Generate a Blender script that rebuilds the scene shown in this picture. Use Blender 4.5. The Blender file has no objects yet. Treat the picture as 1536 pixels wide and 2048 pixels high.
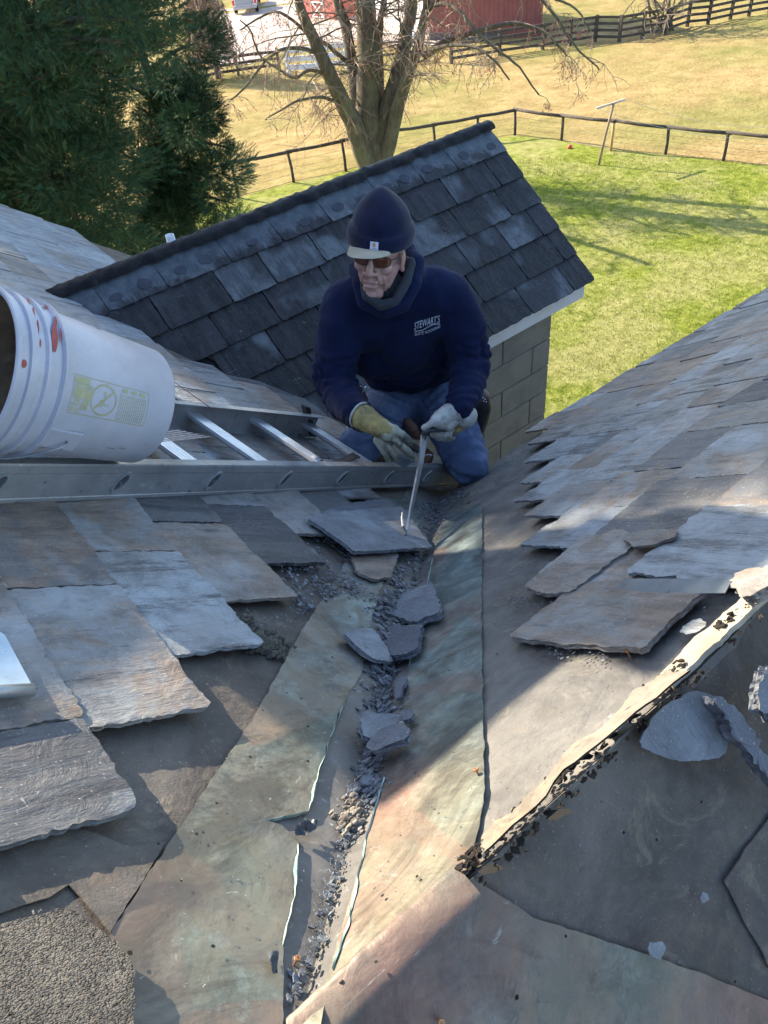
import bpy, bmesh, math, random
import numpy as np
from mathutils import Vector, Matrix, noise, bvhtree
R_ = math.radians
random.seed(7)
scene = bpy.context.scene
COL = scene.collection

# ------------------------------------------------------------------ camera
PITCH, ROLL, YAW, T, FPX = R_(43.68), R_(6.77), R_(34.31), .78, 1540.0
_up = Vector((-math.sin(ROLL)*math.cos(PITCH), math.cos(ROLL)*math.cos(PITCH), math.sin(PITCH)))
_fh = Vector((0, 0, -1)) - _up*_up.dot(Vector((0, 0, -1))); _fh.normalize(); _r = _fh.cross(_up)
_X = math.cos(YAW)*_r + math.sin(YAW)*_fh
_Y = -math.sin(YAW)*_r + math.cos(YAW)*_fh
M = Matrix((_X, _Y, _up))                      # world = M @ camera vector
def ray(px, py): return M @ Vector(((px-768)/FPX, (1024-py)/FPX, -1))
CAM = -.84*ray(592, 2078)
cam_data = bpy.data.cameras.new('camera'); cam = bpy.data.objects.new('camera', cam_data); COL.objects.link(cam)
cam_data.sensor_fit = 'HORIZONTAL'; cam_data.sensor_width = 36; cam_data.lens = 36*FPX/1536
cam_data.clip_start = .05; cam_data.clip_end = 2000
cam.matrix_world = Matrix.Translation(CAM) @ M.to_4x4()
scene.camera = cam
# ------------------------------------------------------------------ sky, sun, exposure
SUN_EL, SUN_AZ = R_(31), R_(14)
SUN = Vector((-math.sin(SUN_AZ)*math.cos(SUN_EL), math.cos(SUN_AZ)*math.cos(SUN_EL), math.sin(SUN_EL)))
world = bpy.data.worlds.new('World'); scene.world = world; world.use_nodes = True
wn = world.node_tree.nodes; wl = world.node_tree.links
sky = wn.new('ShaderNodeTexSky'); sky.sky_type = 'NISHITA'; sky.sun_disc = False
sky.sun_elevation = SUN_EL; sky.sun_rotation = -SUN_AZ; sky.air_density = 1.0; sky.dust_density = 1.0
bg = wn['Background']; bg.inputs['Strength'].default_value = .15
wl.new(sky.outputs[0], bg.inputs[0])
sd = bpy.data.lights.new('sun', 'SUN'); sd.energy = 4.6; sd.angle = R_(.5); sd.color = (1, .87, .68)
so = bpy.data.objects.new('sun', sd); COL.objects.link(so)
so.rotation_euler = SUN.to_track_quat('Z', 'Y').to_euler(); so.location = (0, 0, 30)
scene.view_settings.view_transform = 'Standard'; scene.view_settings.look = 'None'
scene.view_settings.gamma = 1; scene.view_settings.exposure = 1.68

# ------------------------------------------------------------------ object helpers
def thing(name, label, cat, loc=(0, 0, 0), group=None, kind=None):
    o = bpy.data.objects.new(name, None); COL.objects.link(o); o.location = loc
    o.empty_display_size = .1
    o['label'] = label; o['category'] = cat
    if group: o['group'] = group
    return o
def tag(o, label, cat, group=None, kind=None):
    o['label'] = label; o['category'] = cat
    if group: o['group'] = group
    if kind: o['kind'] = kind
    return o
def link(name, me, mats, parent=None, smooth=False, label=None):
    o = bpy.data.objects.new(name, me); COL.objects.link(o)
    for m in (mats if isinstance(mats, (list, tuple)) else [mats]): me.materials.append(m)
    if parent:
        o.parent = parent
        o.matrix_parent_inverse = Matrix.Translation(-Vector(world_loc(parent)))
    if smooth: me.shade_smooth()
    if label: o['label'] = label
    return o
def world_loc(o):
    v = Vector(o.location) if o.type == 'EMPTY' else Vector((0, 0, 0))
    return v
def B2(name, bm, mats, parent=None, smooth=False, label=None):
    me = bpy.data.meshes.new(name); bm.to_mesh(me); bm.free()
    return link(name, me, mats, parent, smooth, label)
def fbm(v, o=4): return noise.fractal(Vector(v), 1.0, 2.0, o)

# ------------------------------------------------------------------ planes of the roofs
def hit(px, py, n, d=0.0):
    r = ray(px, py); n = Vector(n); t = (d-n.dot(CAM))/n.dot(r); return CAM+t*r
L_ = math.sqrt(1+T*T)
UPV = Vector((0, 0, 1)); NA = Vector((T, 0, 1)); NB = Vector((0, T, 1)); NC = Vector((0, -T, 1)); ND = Vector((0, -T, 1)); DD = -2.99
FA = dict(o=Vector((0, 0, 0)), s=Vector((1, 0, -T))/L_, t=Vector((0, 1, 0)), n=NA/L_)
FB = dict(o=Vector((0, 0, 0)), s=Vector((0, 1, -T))/L_, t=Vector((1, 0, 0)), n=NB/L_)
FC = dict(o=Vector((0, 0, 0)), s=Vector((0, -1, -T))/L_, t=Vector((1, 0, 0)), n=NC/L_)
FD = dict(o=Vector((0, 0, DD)), s=Vector((0, -1, -T))/L_, t=Vector((1, 0, 0)), n=ND/L_)
def P(F, s, t, h=0): return F['o'] + F['s']*s + F['t']*t + F['n']*h
def ST(F, p): q = p-F['o']; return (q.dot(F['s']), q.dot(F['t']))
def pix(F, px, py, h=0):            # pixel -> plane coordinates (s down-slope, t along the eave)
    n = F['n']; return ST(F, hit(px, py, n, n.dot(F['o'])+h))
# ------------------------------------------------------------------ terrain
def gz(x, y):
    h = .564*x+.826*y; lat = .826*x-.564*y
    z = -8.5 - .06*max(0, min(h, 75)-15) + .05*max(0, h-75)
    z += .25*noise.noise(Vector((x*.05, y*.05, 0))) * min(1, max(0, (h-12)/20))
    return z
def ghit(px, py, dz=0.0):
    r = ray(px, py); t = 5.0
    for i in range(4000):
        p = CAM+t*r
        if p.z <= gz(p.x, p.y)+dz: break
        t *= 1.003
    return p
def upto(base, px, py):             # height above base so that its top shows at pixel row py
    lo, hi = 0.0, 12.0
    for i in range(40):
        m = (lo+hi)/2; q = M.transposed() @ (base+Vector((0, 0, m))-CAM)
        y = 1024-FPX*q.y/-q.z
        if y > py: lo = m
        else: hi = m
    return lo
AW = Vector((.564, .826, 0)); RT = Vector((.826, -.564, 0)); UP = Vector((0, 0, 1))
def onplane(px, py, dist):          # point where a pixel's ray meets the upright plane `dist` metres ahead
    r = ray(px, py); t = (dist-AW.dot(CAM)-0)/AW.dot(r); return CAM+t*r

# ------------------------------------------------------------------ materials
class Mat:
    def __init__(s, name):
        s.m = bpy.data.materials.new(name); s.m.use_nodes = True
        s.n = s.m.node_tree.nodes; s.l = s.m.node_tree.links; s.b = s.n['Principled BSDF']
        s.b.inputs['Roughness'].default_value = .7
    def add(s, t, **k):
        nd = s.n.new(t)
        for a, v in k.items(): setattr(nd, a, v)
        return nd
    def put(s, sock, v):
        if hasattr(v, 'links') or hasattr(v, 'is_linked'): s.l.new(v, sock)
        else:
            if isinstance(v, (tuple, list)) and len(v) == 3 and sock.type == 'RGBA': v = (*v, 1)
            sock.default_value = v
    def co(s, kind='Object', scale=(1, 1, 1), rot=(0, 0, 0), offset=None):
        tc = s.add('ShaderNodeTexCoord'); mp = s.add('ShaderNodeMapping')
        s.l.new(tc.outputs[kind], mp.inputs[0]); mp.inputs['Scale'].default_value = scale; mp.inputs['Rotation'].default_value = rot
        if offset is not None: s.l.new(offset, mp.inputs['Location'])
        return mp.outputs[0]
    def attr(s, name):
        a = s.add('ShaderNodeAttribute'); a.attribute_name = name; return a.outputs['Vector']
    def sep(s, v):
        q = s.add('ShaderNodeSeparateXYZ'); s.put(q.inputs[0], v); return q.outputs
    def noise(s, v, scale=5, detail=4, rough=.55, dist=0):
        t = s.add('ShaderNodeTexNoise'); s.put(t.inputs['Vector'], v); t.inputs['Scale'].default_value = scale
        t.inputs['Detail'].default_value = detail; t.inputs['Roughness'].default_value = rough; t.inputs['Distortion'].default_value = dist
        return t.outputs['Fac']
    def voro(s, v, scale=5, feature='F1', out='Distance', rnd=1):
        t = s.add('ShaderNodeTexVoronoi', feature=feature); s.put(t.inputs['Vector'], v); t.inputs['Scale'].default_value = scale
        t.inputs['Randomness'].default_value = rnd
        return t.outputs[out]
    def ramp(s, f, stops, interp='LINEAR'):
        r = s.add('ShaderNodeValToRGB'); s.put(r.inputs[0], f); cr = r.color_ramp; cr.interpolation = interp
        while len(cr.elements) < len(stops): cr.elements.new(.5)
        for e, (p, c) in zip(cr.elements, stops):
            e.position = p; e.color = (*c, 1) if isinstance(c, (tuple, list)) else (c, c, c, 1)
        return r.outputs[0]
    def mix(s, f, a, b, mode='MIX'):
        x = s.add('ShaderNodeMix', data_type='RGBA', blend_type=mode); x.clamp_result = True
        s.put(x.inputs[0], f); s.put(x.inputs[6], a); s.put(x.inputs[7], b); return x.outputs[2]
    def math(s, op, a, b=0.0, c=None):
        x = s.add('ShaderNodeMath', operation=op); s.put(x.inputs[0], a); s.put(x.inputs[1], b)
        if c is not None: s.put(x.inputs[2], c)
        return x.outputs[0]
    def vmath(s, op, a, b):
        x = s.add('ShaderNodeVectorMath', operation=op); s.put(x.inputs[0], a); s.put(x.inputs[1], b); return x.outputs[0]
    def base(s, c): s.put(s.b.inputs['Base Color'], c); return s
    def rough(s, r): s.put(s.b.inputs['Roughness'], r); return s
    def metal(s, r): s.put(s.b.inputs['Metallic'], r); return s
    def bump(s, h, strength=.5, dist=.01):
        b = s.add('ShaderNodeBump'); s.put(b.inputs['Height'], h); b.inputs['Strength'].default_value = strength; b.inputs['Distance'].default_value = dist
        if s.b.inputs['Normal'].is_linked: s.l.new(s.b.inputs['Normal'].links[0].from_socket, b.inputs['Normal'])
        s.l.new(b.outputs[0], s.b.inputs['Normal']); return s

def simple(name, col, rough=.7, metal=0, var=.25, scale=12, bump=0, bdist=.003, col2=None):
    m = Mat(name); c = m.co()
    f = m.noise(c, scale, 5)
    lo = tuple(v*(1-var) for v in col); hi = tuple(min(1, v*(1+var)) for v in col)
    base = m.ramp(f, [(.3, lo), (.7, hi)])
    if col2: base = m.mix(m.ramp(m.noise(c, scale*.4, 6, .7), [(.52, 0), (.62, 1)]), base, col2)
    m.base(base).rough(rough).metal(metal)
    if bump: m.bump(m.noise(c, scale*8, 4, .7), bump, bdist)
    return m.m

def slate_mat(name, stops, rust=.5, chalk=.5, dark=.5, rough=.6, hook=None, speck=.7):
    m = Mat(name); rnd = m.attr('rnd'); r = m.sep(rnd)
    off = m.vmath('MULTIPLY', rnd, (37., 53., 71.))
    uv = m.co('UV', (1, 1, 1), offset=off)
    st = m.vmath('MULTIPLY', uv, (4.5, 26., 8.))       # grain runs down the slate
    st2 = m.vmath('MULTIPLY', uv, (9., 120., 8.))
    base = m.ramp(r[0], stops)
    g = m.noise(st, 1, 7, .7, .6)
    base = m.mix(m.ramp(g, [(.35, 0), (.75, .6)]), base, m.mix(.5, base, m.mix(.4, base, (.30, .32, .34))))
    blot = m.noise(uv, 5.5, 8, .72, .8)
    rk = m.math('MULTIPLY', m.ramp(m.math('ADD', blot, m.math('MULTIPLY', m.math('SUBTRACT', r[1], .5), .28)), [(.5, 0), (.64, 1)]), rust)
    base = m.mix(rk, base, m.ramp(m.noise(st, 1.3, 5), [(.35, (.16, .115, .085)), (.65, (.31, .235, .175))]))
    blot2 = m.noise(m.vmath('ADD', uv, (5, 5, 5)), 3.6, 5, .5, .3)
    ck = m.math('MULTIPLY', m.ramp(m.math('ADD', blot2, m.math('MULTIPLY', m.math('SUBTRACT', r[2], .5), .3)), [(.53, 0), (.66, 1)]), chalk)
    base = m.mix(ck, base, (.40, .46, .50))
    blot3 = m.noise(m.vmath('ADD', st, (9, 2, 1)), .55, 7, .75, .4)
    dk = m.math('MULTIPLY', m.ramp(m.math('ADD', blot3, m.math('MULTIPLY', m.math('SUBTRACT', r[1], .5), -.25)), [(.56, 0), (.66, 1)]), dark)
    base = m.mix(dk, base, (.045, .045, .05))
    base = m.mix(m.ramp(m.noise(m.vmath('ADD', uv, (2, 7, 1)), 16, 7, .75, .5), [(.35, .45), (.55, 0)]), base, (.05, .05, .052))
    fine = m.noise(st2, 1, 5, .8)
    base = m.mix(m.ramp(fine, [(.6, 0), (.68, .8)]), base, (.06, .06, .065))
    base = m.mix(m.ramp(m.noise(uv, 160, 3, .6), [(.62, 0), (.72, speck)]), base, (.45, .44, .42))
    scr = m.noise(m.vmath('MULTIPLY', uv, (60, 9, 1)), .8, 3, .5, 3)
    base = m.mix(m.ramp(scr, [(.7, 0), (.74, .35)]), base, (.5, .5, .5))
    if hook: base = hook(m, base, uv)
    m.base(base).rough(m.ramp(g, [(.3, rough-.08), (.7, rough+.18)]))
    m.bump(m.math('ADD', m.math('MULTIPLY', m.noise(st, 1.2, 8, .7, .5), 1.0), m.math('MULTIPLY', fine, .35)), .9, .006)
    m.bump(m.noise(uv, 90, 4, .7), .35, .002); m.bump(m.noise(m.vmath('MULTIPLY', uv, (9, 16, 1)), 1, 6, .7, 1.2), .7, .012)
    return m.m
def ridge_coat(m, base, uv):
    c = m.co(); yy = m.sep(c)[1]
    f = m.math('ADD', m.math('MULTIPLY', m.math('SUBTRACT', yy, 3.03), 5.0), m.math('MULTIPLY', m.noise(m.vmath('MULTIPLY', c, (9, 4, 4)), 1, 7, .75, .6), 1.5))
    base = m.mix(m.math('MULTIPLY', m.ramp(f, [(.50, 0), (.66, 1)]), .9), base, m.ramp(m.noise(c, 20, 5), [(.3, (.06, .072, .09)), (.7, (.13, .152, .17))]))
    base = m.mix(m.ramp(m.noise(c, 2.3, 6, .7), [(.55, 0), (.7, .5)]), base, (.012, .012, .014))
    return m.mix(m.ramp(m.noise(c, 34, 4, .8), [(.68, 0), (.74, .7)]), base, (.2, .19, .17))
SLATE = slate_mat('weathered_slate', [(0, (.07, .07, .072)), (.2, (.125, .125, .125)), (.45, (.19, .182, .17)), (.7, (.255, .265, .265)), (1, (.23, .195, .16))], .85, .55, .85)
SLATE_B = slate_mat('mottled_slate', [(0, (.10, .10, .105)), (.25, (.17, .175, .18)), (.5, (.22, .215, .20)), (.75, (.25, .275, .285)), (1, (.235, .205, .17))], .85, .45, .7)
SLATE_D = slate_mat('black_slate', [(0, (.003, .003, .004)), (.4, (.006, .006, .007)), (.75, (.013, .0145, .018)), (.9, (.03, .034, .04)), (1, (.012, .009, .009))], .12, .30, .7, .42, ridge_coat, .12)
for _m in (SLATE_D, ):
    _b = _m.node_tree.nodes['Principled BSDF']; _b.inputs['Specular IOR Level'].default_value = .22
SLATE_PALE = slate_mat('pale_slate', [(0, (.24, .27, .30)), (.6, (.33, .37, .40)), (1, (.27, .26, .25))], .35, .5, .3)  # paler slate for the far end of the left roof
SHARD = slate_mat('broken_slate', [(0, (.085, .095, .12)), (.5, (.14, .16, .19)), (1, (.2, .215, .235))], .15, .3, .2)
DEBRIS = slate_mat('slate_crumbs', [(0, (.06, .068, .088)), (.5, (.125, .145, .175)), (.9, (.2, .22, .25)), (1, (.36, .37, .38))], .05, .3, .0)

def felt_mat(name, col, light, lk, wr=.5):
    m = Mat(name); c = m.co()
    a = m.noise(c, 3.2, 8, .7, .8); b = m.noise(c, 11, 8, .7, .3); f = m.noise(c, 260, 3, .6)
    base = m.ramp(b, [(.3, tuple(v*.62 for v in col)), (.7, tuple(v*1.35 for v in col))])
    base = m.mix(m.math('MULTIPLY', m.ramp(a, [(.45, 0), (.68, 1)]), lk), base, light)
    base = m.mix(m.ramp(m.noise(m.vmath('MULTIPLY', c, (1, 1, 1)), 24, 8, .8, 2), [(.62, 0), (.72, .5)]), base, tuple(v*1.4 for v in light))
    base = m.mix(m.ramp(m.voro(c, 30), [(.03, .85), (.06, 0)]), base, (.03, .03, .03))
    base = m.mix(m.ramp(f, [(.64, 0), (.74, .5)]), base, (.42, .4, .36))
    base = m.mix(m.ramp(m.noise(c, 5, 7, .7), [(.58, 0), (.7, .55)]), base, (.2, .14, .09))
    base = m.mix(m.ramp(m.noise(c, 1.7, 9, .75, 1.0), [(.5, 0), (.62, .6)]), base, tuple(v*.45 for v in col))
    base = m.mix(m.ramp(m.noise(m.vmath('ADD', c, (4, 1, 2)), 6.5, 9, .8, 1.6), [(.56, 0), (.64, .55)]), base, (light[0]*1.25, light[1]*1.15, light[2]*.95))
    base = m.mix(m.ramp(m.noise(c, 48, 7, .85, .5), [(.58, 0), (.68, .5)]), base, (.035, .03, .028))
    m.base(base).rough(m.ramp(b, [(.3, .6), (.7, .9)]))
    m.bump(f, .5, .0015); m.bump(m.noise(c, 26, 9, .75, 1.2), wr, .006); m.bump(m.noise(c, 4, 4, .5, 1.5), wr, .03)
    return m.m
FELT_A = felt_mat('felt_brown', (.085, .072, .06), (.19, .17, .145), .6)
FELT_B = felt_mat('felt_grey', (.125, .12, .112), (.235, .22, .195), .7, .9)
FELT_C = felt_mat('felt_dark', (.075, .064, .056), (.17, .15, .13), .7)

def copper_mat(name, seed=0.0, red=1.0, tealk=.75):
    m = Mat(name); c = m.vmath('ADD', m.co(), (seed, seed*2, 0))
    d = m.vmath('MULTIPLY', c, (1, 1, 1))
    warp = m.noise(c, 3, 3, .5)
    a = m.noise(c, 2.6, 3, .45, .5); b = m.noise(c, 6.5, 5, .55, 1.0)
    base = m.ramp(a, [(.30, (.07, .105, .10)), (.42, (.15, .16, .12)), (.53, (.24, .20, .135)), (.60, (.22*red, .125, .09)), (.72, (.09, .055, .05))])
    cw = m.add('ShaderNodeTexNoise'); m.put(cw.inputs['Vector'], c); cw.inputs['Scale'].default_value = 5; cw.inputs['Detail'].default_value = 5
    cwv = m.vmath('ADD', c, m.vmath('MULTIPLY', cw.outputs['Color'], (.05, .05, .05)))
    pan = m.voro(cwv, 3.1, out='Color')
    base = m.mix(.5, base, m.ramp(m.sep(pan)[0], [(0, (.10, .14, .125)), (.35, (.22, .2, .14)), (.6, (.13, .155, .15)), (.85, (.20, .125, .095))]))
    base = m.mix(m.ramp(m.noise(c, 13, 7, .75, .6), [(.54, 0), (.6, .4)]), base, (.25, .30, .26))
    base = m.mix(m.ramp(m.noise(c, 17, 8, .8, .8), [(.3, .6), (.45, 0)]), base, (.07, .065, .05))
    edge = m.voro(cwv, 3.1, feature='DISTANCE_TO_EDGE')
    xx = m.math('ADD', m.sep(m.co())[0], m.math('MULTIPLY', m.noise(c, 6, 5, .7), .5))
    teal = m.ramp(m.noise(m.vmath('MULTIPLY', c, (1, 1.4, 1)), 11, 6, .7, .8), [(.3, (.055, .075, .08)), (.5, (.12, .18, .19)), (.68, (.24, .34, .34))])
    base = m.mix(m.math('MULTIPLY', m.ramp(xx, [(.5, 0), (.85, tealk)]), 1.0), base, teal)
    fl = m.noise(m.vmath('MULTIPLY', c, (7, 7, 7)), 3, 8, .8, 1.5)
    base = m.mix(m.ramp(fl, [(.62, 0), (.7, .4)]), base, (.42, .5, .44))
    base = m.mix(m.ramp(m.noise(c, 90, 4, .7), [(.62, 0), (.72, .6)]), base, (.08, .07, .06))
    base = m.mix(m.ramp(m.noise(m.vmath('ADD', c, (2, 6, 1)), 3.4, 9, .78, .9), [(.48, 0), (.58, .65)]), base, (.05, .042, .034))
    base = m.mix(m.ramp(m.noise(m.vmath('ADD', c, (7, 3, 1)), 38, 8, .85, .6), [(.55, 0), (.66, .5)]), base, (.06, .05, .04))
    hard = m.noise(m.vmath('ADD', c, (1, 9, 4)), 2.2, 2, .4, .3)
    base = m.mix(m.ramp(hard, [(.545, 0), (.555, .28), (.61, .28), (.625, 0)]), base, (.24*red, .13, .095))
    sc = m.noise(m.co('Object', (14, 90, 60), (0, 0, .8)), 1, 4, .6, 1)
    base = m.mix(m.ramp(sc, [(.68, 0), (.73, .5)]), base, (.5, .56, .5))
    sc = m.noise(m.co('Object', (90, 14, 60), (0, 0, .2)), 1, 4, .6, 1)
    base = m.mix(m.ramp(sc, [(.69, 0), (.74, .4)]), base, (.5, .46, .38))
    if tealk == 0: base = m.mix(.38, base, m.ramp(m.noise(c, 4, 8, .75, .6), [(.35, (.05, .035, .032)), (.55, (.16, .06, .045)), (.7, (.05, .07, .065))]))
    m.base(base).rough(m.ramp(m.noise(c, 15, 6, .7), [(.3, .36), (.7, .66)])).metal(.25)
    m.bump(m.noise(c, 18, 4, .6, .8), .35, .006); m.bump(m.noise(c, 5, 3, .5, 1.2), .3, .02); m.bump(m.noise(c, 60, 5, .7), .25, .002)
    m.bump(m.sep(pan)[0], .25, .004)
    return m.m
COPPER = copper_mat('patinated_copper', 0.37, 1.0); COPPER2 = copper_mat('green_copper', 1.9, .8); COPPER3 = copper_mat('ruddy_copper', 4.4, .95, 0.0)
def verdigris():
    m = Mat('verdigris'); c = m.co(); m.base(m.ramp(m.noise(c, 40, 5), [(.35, (.22, .32, .29)), (.65, (.34, .46, .41))])).rough(.8); return m.m
VERD = verdigris()
def channel_mat():
    m = Mat('tarred_channel'); c = m.co()
    base = m.ramp(m.noise(c, 9, 7, .7), [(.3, (.07, .065, .06)), (.7, (.17, .16, .145))])
    base = m.mix(m.ramp(m.noise(m.co('Object', (90, 90, 16), (0, 0, .785)), 1, 5, .7, .6), [(.58, 0), (.7, .6)]), base, (.3, .33, .3))
    base = m.mix(m.ramp(m.noise(c, 22, 8, .8), [(.62, 0), (.7, .8)]), base, (.04, .04, .04))
    m.base(base).rough(.6); m.bump(m.noise(c, 40, 6, .7), .5, .003); return m.m
CHANNEL = channel_mat()
def granule_mat():
    m = Mat('granular_roofing'); c = m.co()
    v = m.voro(c, 420); w = m.voro(m.vmath('MULTIPLY', c, (1, 1.7, 1)), 270)
    base = m.ramp(m.noise(c, 14, 6, .7), [(.3, (.075, .065, .052)), (.7, (.20, .175, .14))])
    base = m.mix(m.ramp(m.noise(c, 120, 3, .7), [(.5, 0), (.65, .6)]), base, (.08, .075, .07))
    m.base(base).rough(.95); m.bump(m.noise(c, 30, 5, .7), .6, .01); m.bump(m.ramp(w, [(0, 1), (.6, 0)]), 1, .0035); m.bump(v, .8, .002); return m.m
GRAN = granule_mat()
TAR = simple('roof_tar', (.012, .012, .014), .55, 0, .4, 20, .6, .006, (.03, .03, .032))
TAR.node_tree.nodes['Principled BSDF'].inputs['Specular IOR Level'].default_value = .15
TARPATCH = simple('tar_spot', (.03, .035, .05), .6, 0, .3, 30, .3, .002)
MORTAR_W = simple('pale_coating', (.17, .195, .22), .75, 0, .35, 25, .3, .002, (.06, .066, .08))
DARK = simple('dark_hole', (.008, .007, .006), 1, 0, .1)
ALU = None
def alu_mat(name, col, metal, rough, axis=(2, 60, 60)):
    m = Mat(name); c = m.co()
    base = m.ramp(m.noise(c, 6, 7, .7), [(.3, tuple(v*.7 for v in col)), (.7, tuple(v*1.15 for v in col))])
    base = m.mix(m.ramp(m.noise(c, 45, 5, .75), [(.6, 0), (.68, .75)]), base, tuple(v*.35 for v in col))
    base = m.mix(m.ramp(m.noise(c, 18, 7, .8, 2), [(.63, 0), (.67, .7)]), base, (.6, .6, .58))
    m.base(base).rough(m.ramp(m.noise(c, 20, 4), [(.3, rough-.1), (.7, rough+.15)])).metal(metal)
    m.bump(m.noise(c, 120, 3, .6), .15, .001); return m.m
ALU = alu_mat('worn_aluminium', (.33, .34, .345), .55, .48); ALU_L = alu_mat('bright_aluminium', (.62, .65, .68), .5, .4)
STEEL = alu_mat('grey_steel', (.3, .33, .36), .6, .4); IRON = alu_mat('dark_iron', (.09, .095, .105), .5, .5)
STRIP = alu_mat('dull_lead_strip', (.13, .15, .17), .3, .45)
ALU_S = alu_mat('pale_sheet_metal', (.45, .55, .62), .3, .45)

# ------------------------------------------------------------------ slates
def jag_outline(pts, step=.011, amp=.0022, seed=0, sharp=1.0, rounding=.004):
    """densify a closed outline and roughen it like split stone"""
    out = []; n = len(pts); per = 0
    for i in range(n):
        a = Vector(pts[i]); b = Vector(pts[(i+1) % n]); L = (b-a).length; k = max(1, int(L/step)); nr = Vector(((b-a).y, -(b-a).x)).normalized() if L > 0 else Vector((0, 0))
        for j in range(k):
            f = j/k; q = a.lerp(b, f); per += L/k
            e = min(f, 1-f)*L
            w = amp*(fbm((per*34, seed*7.1, 0), 4)*1.1 + 1.0*fbm((per*150, seed*3.3, 5), 2) + .8*(round(3*noise.noise(Vector((per*22, seed, 3))))/2))
            if j == 0: q = q + ((Vector(pts[i-1])-a).normalized()+(b-a).normalized())*rounding
            out.append(q+nr*w)
    return out
def stone(bm, F, outline, h0, thick, hfun=None, seed=0, layers=4, lay=None, rnd=None, inset=.004, mat=0, axis=(1, 0), domed=0):
    """slab: outline in (s,t) of frame F; h0 height of underside; hfun(s,t) adds tilt"""
    uvl = bm.loops.layers.uv.verify(); cl = bm.loops.layers.float_color.get('rnd') or bm.loops.layers.float_color.new('rnd')
    rnd = rnd or (random.random(), random.random(), random.random())
    hf = hfun or (lambda s, t: 0)
    rings = []; n = len(outline); cx = sum(p[0] for p in outline)/n; cy = sum(p[1] for p in outline)/n
    for L in range(layers):
        f = L/(layers-1); ring = []
        for i, p in enumerate(outline):
            k = inset*(.5+.9*fbm((p[0]*42+seed*3, p[1]*42, L*5.3), 3)) if 0 < L < layers-1 else inset*.35*fbm((p[0]*30, p[1]*30, L*3+seed), 2)
            if L == 0: k += inset*.6
            d = Vector((cx-p[0], cy-p[1])); d = d.normalized() if d.length else d
            q = Vector(p)+d*k
            hh = h0+thick*f + hf(q.x, q.y) + (thick*.12*fbm((q.x*50, q.y*50, L), 2) if 0 < L else 0)
            ring.append((bm.verts.new(P(F, q.x, q.y, hh)), q))
        rings.append(ring)
    fs = []
    for L in range(layers-1):
        for i in range(n):
            j = (i+1) % n
            fs.append((bm.faces.new([rings[L][i][0], rings[L][j][0], rings[L+1][j][0], rings[L+1][i][0]]), [rings[L][i][1], rings[L][j][1], rings[L+1][j][1], rings[L+1][i][1]], L))
    # top cap: an inner ring and a fan
    top = rings[-1]; inner = []
    for v, q in top:
        d = Vector((cx, cy))-q; q2 = q+d.normalized()*min(.006, d.length*.3)
        inner.append((bm.verts.new(P(F, q2.x, q2.y, h0+thick*1.02+hf(q2.x, q2.y)+domed*.3+thick*.1*fbm((q2.x*20, q2.y*20, seed), 2))), q2))
    for i in range(n):
        j = (i+1) % n; fs.append((bm.faces.new([top[i][0], top[j][0], inner[j][0], inner[i][0]]), [top[i][1], top[j][1], inner[j][1], inner[i][1]], 9))
    c = bm.verts.new(P(F, cx, cy, h0+thick*1.04+hf(cx, cy)+domed))
    for i in range(n):
        j = (i+1) % n; fs.append((bm.faces.new([inner[i][0], inner[j][0], c]), [inner[i][1], inner[j][1], Vector((cx, cy))], 9))
    for f, qs, L in fs:
        f.material_index = mat
        for lp, q in zip(f.loops, qs):
            a = q.x*axis[0]+q.y*axis[1]; b = -q.x*axis[1]+q.y*axis[0]
            if L < 9: a += L*.31
            lp[uvl].uv = (a, b); lp[cl] = (*rnd, 1)
def shingle(bm, F, s0, s1, t0, t1, h_head, h_butt, thick, seed, step=.03, amp=.002, rnd=None, skew=0, layers=3, mat=0):
    """one slate: head at s0, butt at s1"""
    pts = [(s0, t0), (s1+skew, t0), (s1-skew, t1), (s0, t1)]
    out = jag_outline(pts, step, amp, seed, rounding=.003)
    if layers > 4:      # spalled notches along the butt
        for q in range(2):
            tt = t0+(t1-t0)*((seed*.37+q*.53) % 1); ww = .010+.016*((seed*.11+q*.7) % 1); dd = .004+.005*((seed*.23+q) % 1)
            for v in out:
                if v.x > s1-.03 and abs(v.y-tt) < ww: v.x -= dd*(1-abs(v.y-tt)/ww)
    hf = lambda s, t: h_head+(h_butt-h_head)*(s-s0)/(s1-s0)
    stone(bm, F, out, 0, thick, hf, seed, layers, rnd=rnd, inset=.002 if layers < 4 else .004, mat=mat)

def deck(name, F, s0, s1, t0, t1, mat, parent, res=.05, amp=.004, h=0, thick=.03, keep=None):
    bm = bmesh.new(); ns = max(2, int((s1-s0)/res)); nt = max(2, int((t1-t0)/res)); g = {}
    for i in range(ns+1):
        for j in range(nt+1):
            s = s0+(s1-s0)*i/ns; t = t0+(t1-t0)*j/nt
            g[i, j] = bm.verts.new(P(F, s, t, h+amp*fbm((s*7, t*7, 1.3), 3)-.002))
    for i in range(ns):
        for j in range(nt):
            s = s0+(s1-s0)*(i+.5)/ns; t = t0+(t1-t0)*(j+.5)/nt
            if keep and not keep(P(F, s, t)): continue
            bm.faces.new([g[i, j], g[i+1, j], g[i+1, j+1], g[i, j+1]])
    ext = bmesh.ops.extrude_face_region(bm, geom=bm.faces[:])
    for v in ext['geom']:
        if isinstance(v, bmesh.types.BMVert): v.co -= F['n']*thick
    bmesh.ops.delete(bm, geom=[v for v in bm.verts if not v.link_faces], context='VERTS')
    bmesh.ops.recalc_face_normals(bm, faces=bm.faces[:])
    return B2(name, bm, mat, parent, False)

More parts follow.
